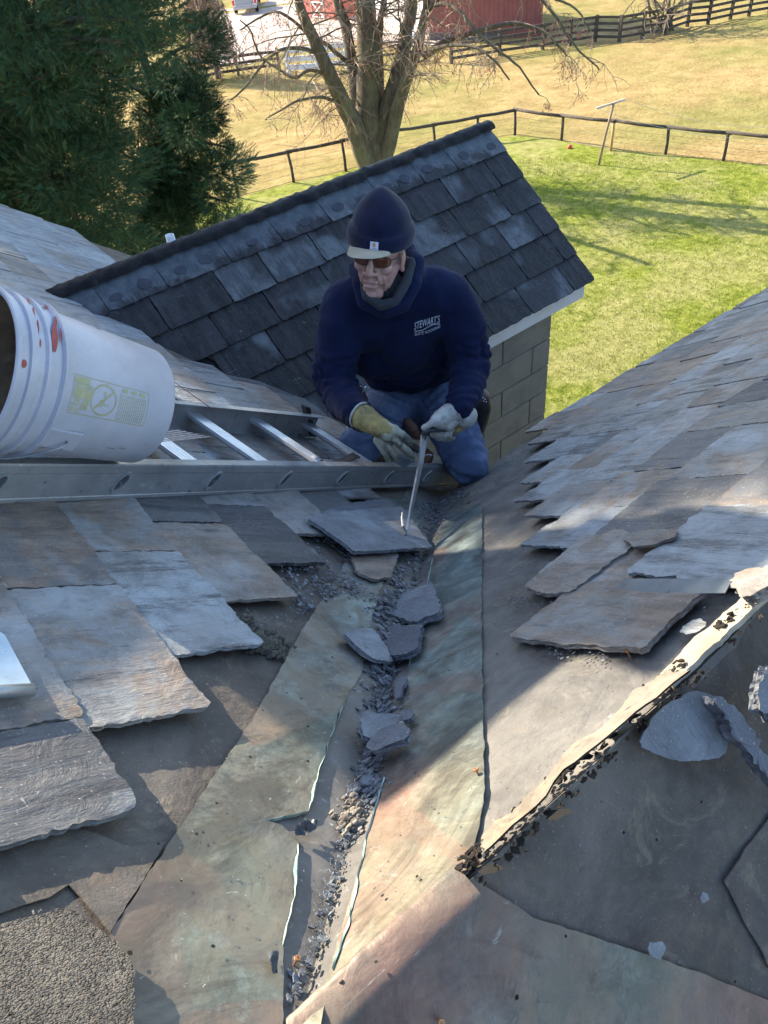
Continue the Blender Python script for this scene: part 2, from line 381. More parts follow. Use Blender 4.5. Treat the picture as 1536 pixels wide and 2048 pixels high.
house = thing('house', 'old farmhouse with half stripped slate roofs meeting at a copper lined valley', 'house', (0, 0, -8.5))
YE = lambda x: 1.545-.09*(x-1.9)          # eave of the right-hand roof, sagging slightly
deck('roof_deck', FA, -3.6, 2.45, -2.2, 5.15, FELT_A, house, .06, .005)
deck('roof_deck', FB, 0, 1.50*L_, -.02, 5.2, FELT_B, house, .04, .006)
deck('roof_deck', FC, 0, 2.0, -.02, 5.2, FELT_C, house, .05, .006)
FA2 = dict(o=P(FA, -3.6, 0), s=Vector((-1, 0, -T))/L_, t=Vector((0, 1, 0)), n=Vector((-T, 0, 1))/L_)
deck('roof_deck', FA2, 0, 4.5, -2.2, 5.15, SLATE, house, .3, .004)

# ---- slates of the left roof.  Courses: butts at x = -.032 + .1635 k
XB = lambda k: -.032+.1635*k
edge_tip = {0: .328, 1: .489, 2: .634, 3: .79, 4: .935, 5: 1.09, 6: 1.225, 7: 1.36, 8: 1.5}
def hA(s): return 0
near = {}
slA = bmesh.new()
manual = {  # (course k): list of (t0, t1, palette)
 0: [(.328, .505, (.12, .25, .4)), (.51, .86, (.35, .75, .3)), (.865, 1.2, (.5, .6, .3))],
 1: [(.489, .842, (.62, .62, .35)), (.847, 1.19, (.28, .82, .2)), (1.195, 1.5, (.45, .55, .4))],
 2: [(.634, .972, (.75, .28, .86)), (.977, 1.31, (.55, .66, .4))],
 3: [(.79, 1.11, (.9, .72, .45)), (1.115, 1.42, (.14, .1, .3))],
 4: [(.935, 1.22, (.05, .05, .2)), (1.225, 1.55, (.55, .4, .5))],
 5: [(1.09, 1.36, (.8, .5, .3))],
 6: [(1.215, 1.5, (.15, .5, .2))],
 -1: [(.24, .56, (.3, .3, .6)), (.565, .9, (.6, .5, .5)), (.905, 1.25, (.4, .6, .3))],
}
def insideD(x, y): return (y < 3.13 and x+y > 3.98) or (y >= 3.13 and x > .78+(y-3.13)*1.0 and True)
for k in range(9, -20, -1):
    s1 = XB(k)*L_; s0 = s1-.47
    if k in manual:
        seq = list(manual[k]); t = seq[-1][1]+.005
    elif k > 0: seq = []; t = edge_tip.get(k, 1.5)
    else: seq = []; t = .1-.15*abs(k)*0 + random.uniform(-.1, .1)
    if k > 6: t = edge_tip.get(k, 1.62)
    while t < 5.22:
        w = random.choice([.2, .26, .3, .33, .36]); t1 = min(t+w, 5.25)
        if t1-t > .06: seq.append((t, t1, None))
        t += w+.005
    for (a, b, rd) in seq:
        x = XB(k)-.1; y = (a+b)/2
        if insideD(x, y) or insideD(XB(k), b): continue
        hand = rd is not None
        if hand:
            bm = bmesh.new()
            shingle(bm, FA, s0, s1, a, b, .004, .020, .0075+.003*random.random(), k*31+int(a*100), .008, .0034, rd, random.uniform(-.006, .006), 5)
            near[(k, a)] = (bm,)
            o = B2('slate', bm, SLATE, house, False)
        else:
            md = random.random()
            if rd is None:
                rd = (random.random(), random.random(), random.random())
                if x > 0 and y > 3.0: rd = (random.random(), random.random()*.5, random.random())
            is_pale = y > 2.6 and not (3.55 < y < 4.05 and x < .75 and random.random() < .95) and random.random() < .85
            shingle(slA, FA, s0, s1-random.uniform(0, .008), a, b, .004, .019+random.random()*.004, .009, k*31+int(a*100), .03, .003, rd, random.uniform(-.005, .005), 3, 1 if is_pale else 0)
B2('slate_covering', slA, [SLATE, SLATE_PALE], house)

# flaked layers lying on the near slates (partly delaminated skins)
flk = bmesh.new()
for pts, h in (([(205, 1500), (232, 1488), (262, 1560), (235, 1600), (214, 1560)], .034), ([(335, 1395), (372, 1392), (400, 1432), (375, 1440), (340, 1425)], .033),
               ([(60, 1180), (150, 1195), (200, 1200), (110, 1205)], .036), ([(0, 1440), (35, 1425), (50, 1460), (20, 1500), (-15, 1505)], .03)):
    out = jag_outline([pix(FA, x, y, h) for x, y in pts], .006, .004, h*100)
    pass
flk.free()

# ---- slates of the right roof; first butt tip (x, y) of every course measured along the stripped edge
tips = [(.92, .253), (.884, .452), (1.033, .612), (1.20, .765), (1.31, .885), (1.46, 1.02), (1.66, 1.18), (1.87, 1.37), (2.05, 1.56)]
slB = bmesh.new()
for k, (x0, yb) in enumerate(tips):
    t = x0; first = True
    while t < 5.1:
        w = random.choice([.17, .2, .24, .27, .3]) if not first else (.27 if k == 0 else .2)
        s1 = (yb-.012*(t-x0))*L_ + random.uniform(-.012, .012); s0 = s1-.41
        if k == 0: s0 = max(s0, .035*L_)
        if k == 8: s1 = YE(t)*L_
        s0 = max(s0, .03)
        if k == 1 or k == 2: s0 = max(s0, .06)
        rd = (random.random(), random.random(), random.random())
        hb = .016+random.random()*.005
        if first or t < x0+.9:
            bm = bmesh.new()
            shingle(bm, FB, s0, s1, t, t+w, .004, hb+(.005 if first else 0), .008, k*17+int(t*90), .007, .0045 if first else .003, rd, random.uniform(-.012, .012), 5)
            o = B2('slate', bm, SLATE_B, house)
        else:
            shingle(slB, FB, s0, s1, t, t+w, .004, hb, .010, k*17+int(t*90), .03, .003, rd, random.uniform(-.008, .008), 3)
        t += w+.004; first = False
B2('slate_covering', slB, SLATE_B, house)
# the lowest big slate left on the right roof, half loosened
def slab_px(name, F, pts, h, thick, mat, parent=None, seed=1, rnd=(.5, .5, .5), amp=.003, layers=6, tilt=None, inset=.005, step=.007, label=None, domed=0):
    out = jag_outline([pix(F, x, y, h) for x, y in pts], step, amp, seed)
    a = 0
    for i in range(len(out)): a += out[i].x*out[(i+1) % len(out)].y-out[(i+1) % len(out)].x*out[i].y
    bm = bmesh.new(); stone(bm, F, out, h, thick, tilt, seed, layers, rnd=rnd, inset=inset, domed=domed)
    bmesh.ops.recalc_face_normals(bm, faces=bm.faces[:])
    return B2(name, bm, mat, parent, False, label)
slab_px('slate', FB, [(1020, 1283), (1085, 1232), (1160, 1175), (1290, 1170), (1425, 1185), (1355, 1245), (1292, 1310), (1205, 1303), (1120, 1298)], .012, .012, SLATE_B, house, 5, (.55, .75, .35), label='large loosened slate with a broken lower edge')
slab_px('slate', FB, [(1052, 1178), (1130, 1120), (1230, 1065), (1300, 1078), (1215, 1140), (1150, 1190), (1095, 1200)], .018, .011, SLATE_B, house, 15, (.95, .8, .6), amp=.005)

# ---- copper lining of the valley: two rough-edged sheets over a tarred channel
def sheet(name, F, outline, h, mat, parent, seed=0, amp=.0015, th=.0012, res=.022, crumple=.004, step=.01, label=None, curlfun=None):
    out = jag_outline(outline, step, amp, seed, rounding=0)
    bm = bmesh.new(); vs = [bm.verts.new((p.x, p.y, 0)) for p in out]; bm.faces.new(vs)
    bmesh.ops.triangulate(bm, faces=bm.faces[:])
    s0 = min(p.x for p in out); s1 = max(p.x for p in out); t0 = min(p.y for p in out); t1 = max(p.y for p in out)
    n = int((s1-s0)/res)
    for i in range(1, n): bmesh.ops.bisect_plane(bm, geom=bm.verts[:]+bm.edges[:]+bm.faces[:], plane_co=(s0+(s1-s0)*i/n, 0, 0), plane_no=(1, 0, 0))
    n = int((t1-t0)/res)
    for i in range(1, n): bmesh.ops.bisect_plane(bm, geom=bm.verts[:]+bm.edges[:]+bm.faces[:], plane_co=(0, t0+(t1-t0)*i/n, 0), plane_no=(0, 1, 0))
    ext = bmesh.ops.extrude_face_region(bm, geom=bm.faces[:])
    low = set(v for v in ext['geom'] if isinstance(v, bmesh.types.BMVert))
    for v in bm.verts:
        s, t = v.co.x, v.co.y
        hh = h+crumple*fbm((s*9+seed, t*9, seed), 3) + (curlfun(s, t) if curlfun else 0)
        c = abs(noise.noise(Vector((s*5+seed, t*5, 2)))); hh += crumple*.8*(1-min(1, c*7))
        v.co = P(F, s, t, hh-(th if v in low else 0))
    bmesh.ops.recalc_face_normals(bm, faces=bm.faces[:])
    return B2(name, bm, mat, parent, False, label)
W_ = .278
def lineA(px, py): return pix(FA, px, py)
# felt/valley channel
def strip_along(name, d0, d1, k0, k1, F, mat, h):
    return None
# A side outer edge: y = x+W ; inner ragged edge from pixels
innerA = [(560, 2060), (562, 1900), (585, 1800), (592, 1690), (560, 1658), (528, 1650), (612, 1632), (626, 1585), (640, 1530), (672, 1440), (700, 1385), (720, 1352), (735, 1300), (742, 1240), (760, 1180), (790, 1120), (830, 1060), (870, 1010)]
outA = [(-.42, -.10), (-.30, .012), (-.18, .115), (-.104, .193), (.025, .313), (.19, .462), (.414, .69), (.591, .856), (.80, 1.06), (1.15, 1.42)]
outl = [(x*L_, y) for x, y in outA] + [pix(FA, x, y) for x, y in reversed(innerA)] + [(.06*L_, -.10)]
sheet('copper_flashing', FA, outl, .0065, COPPER2, house, 2, .0016, crumple=.0028)
# torn verdigris lip following the inner edge
def lip(name, F, pts, h, w, mat):
    bm = bmesh.new(); q = [Vector(pix(F, x, y)) for x, y in pts]; prev = None; acc = 0
    dense = []
    for a, b in zip(q, q[1:]):
        k = max(1, int((b-a).length/.006))
        for j in range(k): dense.append((a.lerp(b, j/k), (b-a).normalized()))
    for i, (a, d) in enumerate(dense):
        n = Vector((d.y, -d.x)); ww = w*max(.04, -.1+1.3*abs(fbm((i*.07, h*100, 0), 3))); a = a+n*.003*fbm((i*.15, 3, 1), 3)
        v = [bm.verts.new(P(F, a.x+n.x*x, a.y+n.y*x, hh)) for x, hh in ((-ww, h+.0005), (0, h+.002), (ww*.5, h+.0007), (ww*.5, h-.004))]
        if prev:
            for j in range(3): bm.faces.new([prev[j], prev[j+1], v[j+1], v[j]])
        prev = v
    bmesh.ops.recalc_face_normals(bm, faces=bm.faces[:])
    B2(name, bm, mat, house)
lip('verdigris_edge', FA, [(560, 1900), (585, 1800), (592, 1690)], .008, .006, VERD)
lip('verdigris_edge', FA, [(530, 1650), (612, 1632), (622, 1600), (628, 1570), (655, 1490), (690, 1400)], .008, .005, VERD)
innerB = [(650, 2060), (672, 1950), (705, 1850), (722, 1760), (745, 1660), (775, 1560), (790, 1470), (812, 1400), (822, 1340), (838, 1260), (856, 1180), (868, 1120), (880, 1060), (905, 1030)]
outB = [(1.378, 1.121), (1.1, .835), (.829, .56), (.538, .258), (.365, .078), (.262, -.01)]
sheet('copper_flashing', FB, [(-.001+max(y, 0)*L_, x) for x, y in outB] + [(0, .12), (0, .0)] + [(pix(FB, x, y)) for x, y in innerB], .0065, COPPER, house, 8, .0012, crumple=.003)
lip('verdigris_edge', FB, [(672, 1950), (705, 1850), (722, 1760), (745, 1660), (775, 1560)], .009, .006, VERD)
lip('verdigris_edge', FB, [(822, 1340), (838, 1260), (856, 1180), (868, 1120)], .009, .0035, VERD)
# scratches of pale scraping beside the channel
# channel sheets (both sides of the valley line)
for F in (FA, FB):
    sheet('valley_channel', F, [(-.02, -.02+.0), (1.45*L_, 1.45), (1.45*L_, 1.62), (.0, .16)] if F is FA else [(0, 0), (1.45*L_, 1.45), (1.45*L_, 1.60), (.0, .13)], .002, CHANNEL, house, 4, .0008, crumple=.0025)
# copper running over the ridge and down the near slope
outC = [(1060, 1832), (1270, 1900), (1400, 1945), (1536, 2000), (1700, 2100), (1300, 2300), (700, 2200)]
def pC(x, y):
    s, t = pix(FC, x, y); return (max(s, .0), t)
sheet('copper_flashing', FC, [(0, -.05), (0, .262)]+[pC(x, y) for x, y in outC], .004, COPPER3, house, 11, .001, crumple=.0035, label='ruddy copper folded over the ridge, in shade')

# ridge strip and torn felt edge on the right roof
def ribbon(name, pts, w, th, mat, parent, amp=.004, seed=1):
    bm = bmesh.new(); prev = None
    for i, (p, n) in enumerate(pts):
        a = w*(1+.25*fbm((i*.35, seed, 0), 3))
        d = (pts[min(i+1, len(pts)-1)][0]-pts[max(i-1, 0)][0]).normalized(); side = d.cross(n).normalized()
        vs = [bm.verts.new(p+side*x*a+n*y) for x, y in ((-.5, 0), (-.5, th), (.5, th), (.5, 0))]
        if prev:
            for j in range(4): bm.faces.new([prev[j], prev[(j+1) % 4], vs[(j+1) % 4], vs[j]])
        prev = vs
    bmesh.ops.recalc_face_normals(bm, faces=bm.faces[:])
    return B2(name, bm, mat, parent)
TORN = felt_mat('torn_felt', (.2, .17, .13), (.34, .3, .24), .7, .9)
out = []
sheet('torn_felt', FB, [pix(FB, x, y) for x, y in [(1005, 1775), (985, 1740), (1040, 1700), (1150, 1590), (1180, 1555), (1255, 1495), (1320, 1440), (1380, 1385), (1405, 1395)]] + [(0, .66), (.0, .5), (0.0, .38), (0, .3)], .012, TORN, house, 21, .006, crumple=.009, th=.003, res=.018, step=.006,
      curlfun=lambda s, t: .02*max(0, 1-s/.06))
ROT = simple('rotten_edge', (.028, .022, .018), 1, 0, .5, 60, .9, .006, (.10, .075, .05))
sheet('ridge_board', FB, [(-.006, .66), (.032, .665), (.034, .8), (.03, .98), (.033, 1.3), (.03, 2.2), (.032, 5.1), (-.006, 5.1)], .012, simple('pale_ridge_board', (.33, .285, .22), .8, 0, .3, 14, .5, .004), house, 31, .003, crumple=.004, th=.009)
# holes in the felt
def blotch(bm, F, px, py, r, h, seed, ar=1.0, ang=0):
    s, t = pix(F, px, py); c = bm.verts.new(P(F, s, t, h)); vs = []
    for i in range(14):
        a = i/14*6.283; rr = r*(1+.5*fbm((math.cos(a)*1.2+seed, math.sin(a)*1.2, seed), 3)); x = math.cos(a)*rr*ar; y = math.sin(a)*rr
        vs.append(bm.verts.new(P(F, s+x*math.cos(ang)-y*math.sin(ang), t+x*math.sin(ang)+y*math.cos(ang), h)))
    for i in range(14): bm.faces.new([vs[i], vs[(i+1) % 14], c])
for x, y, r in ((1282, 1462, .006), (1225, 1500, .008), (1185, 1545, .006), (1130, 1660, .009), (1000, 1770, .008), (1113, 1575, .003)):
    bm = bmesh.new(); blotch(bm, FB, x, y, r, .0245 if r > .004 else .007, x*.1, 2.0 if r > .004 else 1, -.5); B2('felt_hole', bm, DARK, house)
for F, lst in ((FA, [(495, 1527), (427, 1621), (355, 1777), (418, 1909), (253, 1923), (386, 1683), (400, 1680), (310, 1703), (520, 1433), (597, 1409), (610, 1465), (660, 1325), (695, 1242), (755, 1190), (610, 1535)]),
               (FB, [(878, 1634), (843, 1770), (775, 1807), (763, 1942), (693, 1981), (905, 1352), (838, 1560), (949, 1755), (972, 1065), (1010, 1180), (890, 1152), (1186, 1345), (1105, 1130), (1000, 1320)]),
               (FC, [(1235, 1663), (1300, 1677), (1390, 1602), (1120, 1867), (1023, 1988), (1455, 1957)])):
    for i, (x, y) in enumerate(lst):
        bm = bmesh.new(); blotch(bm, F, x, y, random.uniform(.0016, .003), .0135, i*.7); B2('nail_hole', bm, DARK, house)
# copper nails left standing
for F, x, y in ((FB, 961, 1557), (FB, 960, 1727), (FC, 872, 2035), (FB, 1262, 1318), (FA, 585, 1935)):
    s, t = pix(F, x, y); bm = bmesh.new(); bmesh.ops.create_cone(bm, segments=12, radius1=.0045, radius2=.0038, depth=.0025, cap_ends=True)
    bmesh.ops.transform(bm, matrix=Matrix.Translation(P(F, s, t, .016)) @ F['n'].to_track_quat('Z', 'Y').to_matrix().to_4x4(), verts=bm.verts[:])
    bm2 = bmesh.ops.create_cone(bm, segments=8, radius1=.0014, radius2=.0014, depth=.02)
    bmesh.ops.transform(bm, matrix=Matrix.Translation(P(F, s, t, .008)) @ F['n'].to_track_quat('Z', 'Y').to_matrix().to_4x4(), verts=bm2['verts'])
    B2('copper_nail', bm, simple('nail_copper', (.4, .2, .1), .5, .6), house)
# felt laps on the left roof and near slope: thin overlapping sheets
sheet('felt_lap', FA, [pix(FA, x, y) for x, y in [(-60, 1730), (90, 1640), (262, 1700), (330, 1690), (218, 1872), (135, 1775), (95, 1800), (0, 1832), (-60, 1850)]], .0045, FELT_A, house, 41, .001, crumple=.003, th=.002)
sheet('felt_lap', FC, [pix(FC, x, y) for x, y in [(1440, 1760), (1536, 1630), (1700, 1500), (1700, 2000), (1536, 1935)]], .005, FELT_C, house, 43, .001, crumple=.004, th=.003)
# strip of old felt under copper edge on right roof
# granular roofing patch at the lower left
slab_px('roofing_patch', FA, [(-80, 1880), (0, 1868), (60, 1848), (105, 1838), (135, 1828), (165, 1862), (215, 1892), (258, 1935), (263, 1975), (258, 2060), (250, 2250), (-80, 2250)], .012, .014, GRAN, house, 9, amp=.003, layers=4, inset=.003)

# ---- body of the house; added unseen brick stack and dormer that shape the roof shadow
BRICK = None
def brick_mat(name, c1, c2, mort, w, h, off=.5, sc=1, bdist=.006, msize=.01):
    m = Mat(name); c = m.co()
    s = m.sep(c); uv = m.add('ShaderNodeCombineXYZ'); m.l.new(m.math('ADD', s[0], s[1]), uv.inputs[0]); m.l.new(s[2], uv.inputs[1])
    b = m.add('ShaderNodeTexBrick'); m.l.new(uv.outputs[0], b.inputs['Vector']); b.offset = off
    b.inputs['Color1'].default_value = (*c1, 1); b.inputs['Color2'].default_value = (*c2, 1); b.inputs['Mortar'].default_value = (*mort, 1)
    b.inputs['Scale'].default_value = 1; b.inputs['Brick Width'].default_value = w; b.inputs['Row Height'].default_value = h; b.inputs['Mortar Size'].default_value = msize
    base = m.mix(m.ramp(m.noise(c, 6, 6, .7), [(.35, 0), (.7, .5)]), b.outputs['Color'], mort)
    m.base(base).rough(.9); m.bump(m.math('SUBTRACT', 1, b.outputs['Fac']), .8, bdist); m.bump(m.noise(c, 70, 4, .7), .4, .002)
    return m.m
BRICK = brick_mat('old_brick', (.3, .12, .08), (.22, .09, .06), (.35, .32, .28), .22, .075)
def box(bm, a, b, bevel=0):
    r = bmesh.ops.create_cube(bm, size=1); vs = r['verts']
    for v in vs: v.co = Vector([a[i] if v.co[i] < 0 else b[i] for i in range(3)])
    return vs
bm = bmesh.new(); box(bm, (-.51, 3.42, -.3), (.27, 4.0, 1.77)); box(bm, (-.53, 3.4, 1.77), (.30, 4.03, 1.83)); box(bm, (-.12, 3.43, 1.83), (.27, 3.98, 2.0)); box(bm, (-.15, 3.40, 2.0), (.30, 4.01, 2.05))
B2('blocker_stack', bm, BRICK, house)  # unseen stack, added to cast the shadow edge across the right roof
bm = bmesh.new()
def prism(bm, sec, y0, y1):
    a = [bm.verts.new((x, y0, z)) for x, z in sec]; b = [bm.verts.new((x, y1, z)) for x, z in sec]; n = len(sec)
    for j in range(n): bm.faces.new([a[j], a[(j+1) % n], b[(j+1) % n], b[j]])
    bm.faces.new(a[::-1]); bm.faces.new(b); bmesh.ops.recalc_face_normals(bm, faces=bm.faces[:])
prism(bm, [(-.68, .3), (-.68, 1.66), (-1.44, 2.38), (-2.2, 1.70), (-2.2, 1.2)], 3.5, 4.6); B2('blocker_wall', bm, simple('blocker_siding', (.55, .55, .5), .8, 0, .1, 5), house)  # unseen dormer shape, added to shade the slates of the left roof
bm = bmesh.new(); prism(bm, [(-.532, 1.59), (-.532, 1.62), (-1.44, 2.49), (-2.35, 1.65), (-2.35, 1.615), (-1.44, 2.45)], 3.40, 4.7); B2('blocker_roof', bm, SLATE, house)
WALLM = simple('painted_siding', (.6, .6, .56), .7, 0, .1, 4)
bm = bmesh.new(); box(bm, (-5.3, -2.0, -9), (1.75, 4.95, -1.75)); box(bm, (1.75, -1.3, -9), (5.0, 1.3, -1.4))
for z0, z1, x0, x1 in ((-1.75, -.9, -4.3, .9), (-.9, 0, -4.1, -.1), (0, 1.0, -4.0, -1.6)): box(bm, (x0, -1.95, z0), (x1, 4.9, z1-.02))
box(bm, (1.7, -.9, -1.4), (4.95, .9, -.85)); box(bm, (1.0, -.4, -.9), (4.9, .4, -.42))
B2('wall', bm, WALLM, house)
# ------------------------------------------------------------------ the block annex with the dark roof
XR, YR, YD = 3.366, 3.13, 2.285
annex = thing('block_annex', 'concrete block annex with a dark slate roof and tarred ridge behind the kneeling man', 'outbuilding', (2.5, 3.1, -8.5))
ZR = DD+T*YR
deck('roof_deck', FD, -YR*L_, -(YD+.01)*L_, .45, XR-.015, simple('old_boards', (.2, .17, .14), .9), annex, .2, 0, h=-.004, thick=.025)
FD2 = dict(o=Vector((0, YR, ZR)), s=Vector((0, 1, -T))/L_, t=Vector((1, 0, 0)), n=NB/L_)
deck('roof_deck', FD2, 0, 1.1, .45, XR-.015, SLATE_D, annex, .2, 0, h=-.004, thick=.03)
slD = bmesh.new(); spots = []
course = [YR-.144*(i+1) for i in range(6)]
for k in range(5, -1, -1):
    yb = course[k]+(.0 if k < 5 else -.0); s1 = -yb*L_; s0 = s1-.36
    s0 = max(s0, -(YR-.0)*L_+.004)
    t = .3+(k % 2)*.16+.03*k
    while t < XR-.02:
        w = random.choice([.24, .29, .33]); t1 = min(t+w, XR)
        if XR-t1 < .1: t1 = XR
        if DD+T*yb > -T*(t1)-.05:
            rd = (random.random()*(.9 if k else 1), random.random()*.6, random.random()*.8)
            shingle(slD, FD, s0, s1+random.uniform(-.004, .004), t, t1, .002, .024, .012, k*13+int(t*77), .02, .003, rd, 0, 4)
            if k == 0: spots.append((s1, t, t1))
        t = t1+.006
B2('slate_covering', slD, SLATE_D, annex)
coat = bmesh.new()
for s1, t, t1 in spots:
    if t < .85: continue
    n = random.choice([1, 2, 2])
    out = [(s1-.004, t+.008), (s1-.003, t1-.008), (s1-.125-.02*random.random(), t1-.01), (s1-.15, (t+t1)/2), (s1-.125, t+.01)]
    for i in range(n):
        if random.random() < .2: continue
        tt = t+(t1-t)*(.5 if n == 1 else (.27, .73)[i])+random.uniform(-.02, .02); ss = s1-random.uniform(.05, .075)
        o2 = [(ss+.024*(1+.3*math.sin(t*40+i*3))*math.cos(a)*(1+.2*fbm((a, t, i), 2)), tt+.032*math.sin(a)*(1+.25*fbm((a*2, t, i+4), 2))) for a in [j/20*6.283 for j in range(20)]]
        sp = bmesh.new(); stone(sp, FD, [Vector(q) for q in o2], .0355, .0008, lambda s, q, s1=s1: .022*(s-s1)/.36, 1, 3, rnd=(.2, .2, .2), inset=.001)
        bmesh.ops.recalc_face_normals(sp, faces=sp.faces[:]); B2('tar_patch', sp, TARPATCH, annex)
coat.free()

# ridge roll: rough band of tar over the crest
def band(name, pts, w, h, mat, parent, seed, nrm=None, seg=8, jag=.5):
    bm = bmesh.new(); prev = None; N = len(pts)
    for i, (p, n) in enumerate(pts):
        d = (pts[min(i+1, N-1)][0]-pts[max(i-1, 0)][0]).normalized(); side = d.cross(n).normalized(); ring = []
        wl = w*(1+jag*fbm((i*.3, seed, 0), 4)); wr = w*(1+jag*fbm((i*.3, seed, 9), 4))
        for j in range(seg+1):
            a = math.pi*j/seg; x = math.cos(a); ring.append(bm.verts.new(p+side*(x*(wr if x > 0 else wl))+n*(h*math.sin(a)*(1+.3*fbm((i*.5, j, seed), 2))-.01)))
        if prev:
            for j in range(seg): bm.faces.new([prev[j], prev[j+1], ring[j+1], ring[j]])
        prev = ring
    bmesh.ops.recalc_face_normals(bm, faces=bm.faces[:])
    return B2(name, bm, mat, parent, True)
band('ridge_roll', [(Vector((-.03+.0062*i, -.002, .0155+.001*fbm((i*.2, 4, 0), 2))), UP) for i in range(47)], .024, .004, COPPER3, house, 13, jag=.08)
band('ridge_cap', [(Vector((.55+(XR+.02-.55)*i/120, YR+.004*fbm((i*.2, 0, 0), 2), ZR+.012)), UP) for i in range(121)], .05, .035, TAR, annex, 3)
v0 = Vector((.72, 3.12, -.5616)); pts = []
for i in range(100):
    x = .66+.0105*i*1.15; y = 3.845-x+.0; pts.append((Vector((x, y-.0, -T*x+.012)), (FA['n']+FD['n']).normalized()))
band('tar_seam', pts, .035, .022, TAR, annex, 7)
# rake edge trim
bm = bmesh.new()
e0 = P(FD, -YR*L_, XR-.012, -.008); e1 = P(FD, -YD*L_, XR-.012, -.008)
FASC = simple('white_fascia', (.72, .74, .76), .6, 0, .08, 8)
bx = box(bm, (1.7, YD+.012, DD+T*YD-.10), (XR-.03, YD+.035, DD+T*YD-.016)); 
B2('fascia', bm, FASC, annex)
bm = bmesh.new()
for (y0, y1) in ((YD+.03, YR),):
    vs = []
    for x in (XR-.05, XR-.028):
        for (y, dz) in ((y0, -.13), (y1, -.13), (y1, -.034), (y0, -.034)): vs.append(bm.verts.new((x, y, DD+T*y+dz)))
    for q in ((0, 1, 2, 3), (7, 6, 5, 4), (0, 4, 5, 1), (1, 5, 6, 2), (2, 6, 7, 3), (3, 7, 4, 0)): bm.faces.new([vs[i] for i in q])
bmesh.ops.recalc_face_normals(bm, faces=bm.faces[:]); B2('rake_board', bm, FASC, annex)
# block wall, built of blocks with tooled joints (one mesh: the blocks are its pattern)
BLOCK = Mat('concrete_block'); c_ = BLOCK.co(); r_ = BLOCK.sep(BLOCK.attr('rnd'))
bb = BLOCK.ramp(BLOCK.noise(c_, 7, 6, .7), [(.3, (.19, .178, .155)), (.7, (.34, .32, .275))])
bb = BLOCK.mix(BLOCK.ramp(BLOCK.noise(BLOCK.vmath('MULTIPLY', c_, (1, 1, 2.2)), 3.4, 3, .5, .6), [(.55, 0), (.58, .55), (.9, .3)]), bb, (.33, .295, .23))
bb = BLOCK.mix(BLOCK.ramp(r_[0], [(0, 0), (1, .4)]), bb, (.15, .145, .135))
BLOCK.base(bb).rough(.92); BLOCK.bump(BLOCK.noise(c_, 140, 4, .7), .6, .002); BLOCK.bump(BLOCK.noise(c_, 20, 5, .6), .4, .006); BLOCK = BLOCK.m
bm = bmesh.new(); cl = bm.loops.layers.float_color.new('rnd')
YW = 2.345; XW = 3.13; zt = DD+T*YD-.10
def blk(a, b, g=.004):
    vs = box(bm, a, b); fs = set(f for v in vs for f in v.link_faces)
    es = set(e for f in fs for e in f.edges)
    r = bmesh.ops.bevel(bm, geom=list(es), offset=.004, segments=1, affect='EDGES'); c = (random.random(),)*3
    for f in set(list(r['faces'])+[f for f in bm.faces if f.index == -1]):
        for lp in f.loops: lp[cl] = (*c, 1)
row = 0; z = zt-.02
while z > -3.4:
    zl = z-.185; x = XW-(0 if row % 2 == 0 else .15)
    if row % 2: blk((x+.004, YW, zl+.006), (XW, YW+.19, z))
    while x > 1.6:
        blk((x-.392, YW+random.uniform(0, .003), zl+.006), (x, YW+.19, z)); x -= .40
    y = YW+.2
    while y < 3.85:
        blk((XW-.19, y, zl+.006), (XW, y+.39, z)); y += .398
    z = zl; row += 1
box(bm, (1.4, YW+.01, -9), (XW-.01, 3.9, zt-.0)); box(bm, (1.4, YW, -9), (XW, 3.92, z)); box(bm, (1.4, 2.75, zt-.01), (XW-.02, 3.5, ZR-.4)); box(bm, (1.2, 2.95, -1.2), (XW-.02, 3.3, ZR-.2))
B2('block_wall', bm, BLOCK, annex)
# white vent pipe poking up behind the ridge
r_ = ray(340, 474); p = CAM+r_*((3.30-CAM.y)/r_.y)
bm = bmesh.new(); bmesh.ops.create_cone(bm, segments=20, radius1=.022, radius2=.022, depth=.5, cap_ends=False)
bmesh.ops.solidify(bm, geom=bm.faces[:], thickness=.003)
for v in bm.verts: v.co += p+Vector((0, 0, -.25+.01))
B2('vent_pipe', bm, simple('white_pvc', (.75, .76, .76), .4, 0, .05), annex, True)

# ================================================================== ladder, bucket, tools, loose slates
def tube(bm, pts, rad, seg=8, cap=True, flat=1.0, up=None):
    """swept tube; rad a number or a list; returns nothing"""
    N = len(pts); prev = None; pts = [Vector(p) for p in pts]
    u = None
    for i, p in enumerate(pts):
        d = (pts[min(i+1, N-1)]-pts[max(i-1, 0)]).normalized()
        if u is None:
            u = (Vector(up) if up is not None else (Vector((0, 0, 1)) if abs(d.z) < .9 else Vector((1, 0, 0))))
        u = (u-d*u.dot(d)).normalized(); v = d.cross(u)
        r = rad[i] if isinstance(rad, (list, tuple)) else rad
        ring = [bm.verts.new(p+u*(r*flat*math.cos(a))+v*(r*math.sin(a))) for a in [j/seg*2*math.pi for j in range(seg)]]
        if prev:
            for j in range(seg): bm.faces.new([prev[j], prev[(j+1) % seg], ring[(j+1) % seg], ring[j]])
        elif cap: bm.faces.new(list(reversed(ring)))
        prev = ring
    if cap: bm.faces.new(prev)
def smoothpath(pts, n=6):
    pts = [Vector(p) for p in pts]; out = []
    for i in range(len(pts)-1):
        p0 = pts[max(i-1, 0)]; p1 = pts[i]; p2 = pts[i+1]; p3 = pts[min(i+2, len(pts)-1)]
        for j in range(n):
            t = j/n; out.append(.5*((2*p1)+(p2-p0)*t+(2*p0-5*p1+4*p2-p3)*t*t+(-p0+3*p1-3*p2+p3)*t**3))
    out.append(pts[-1]); return out
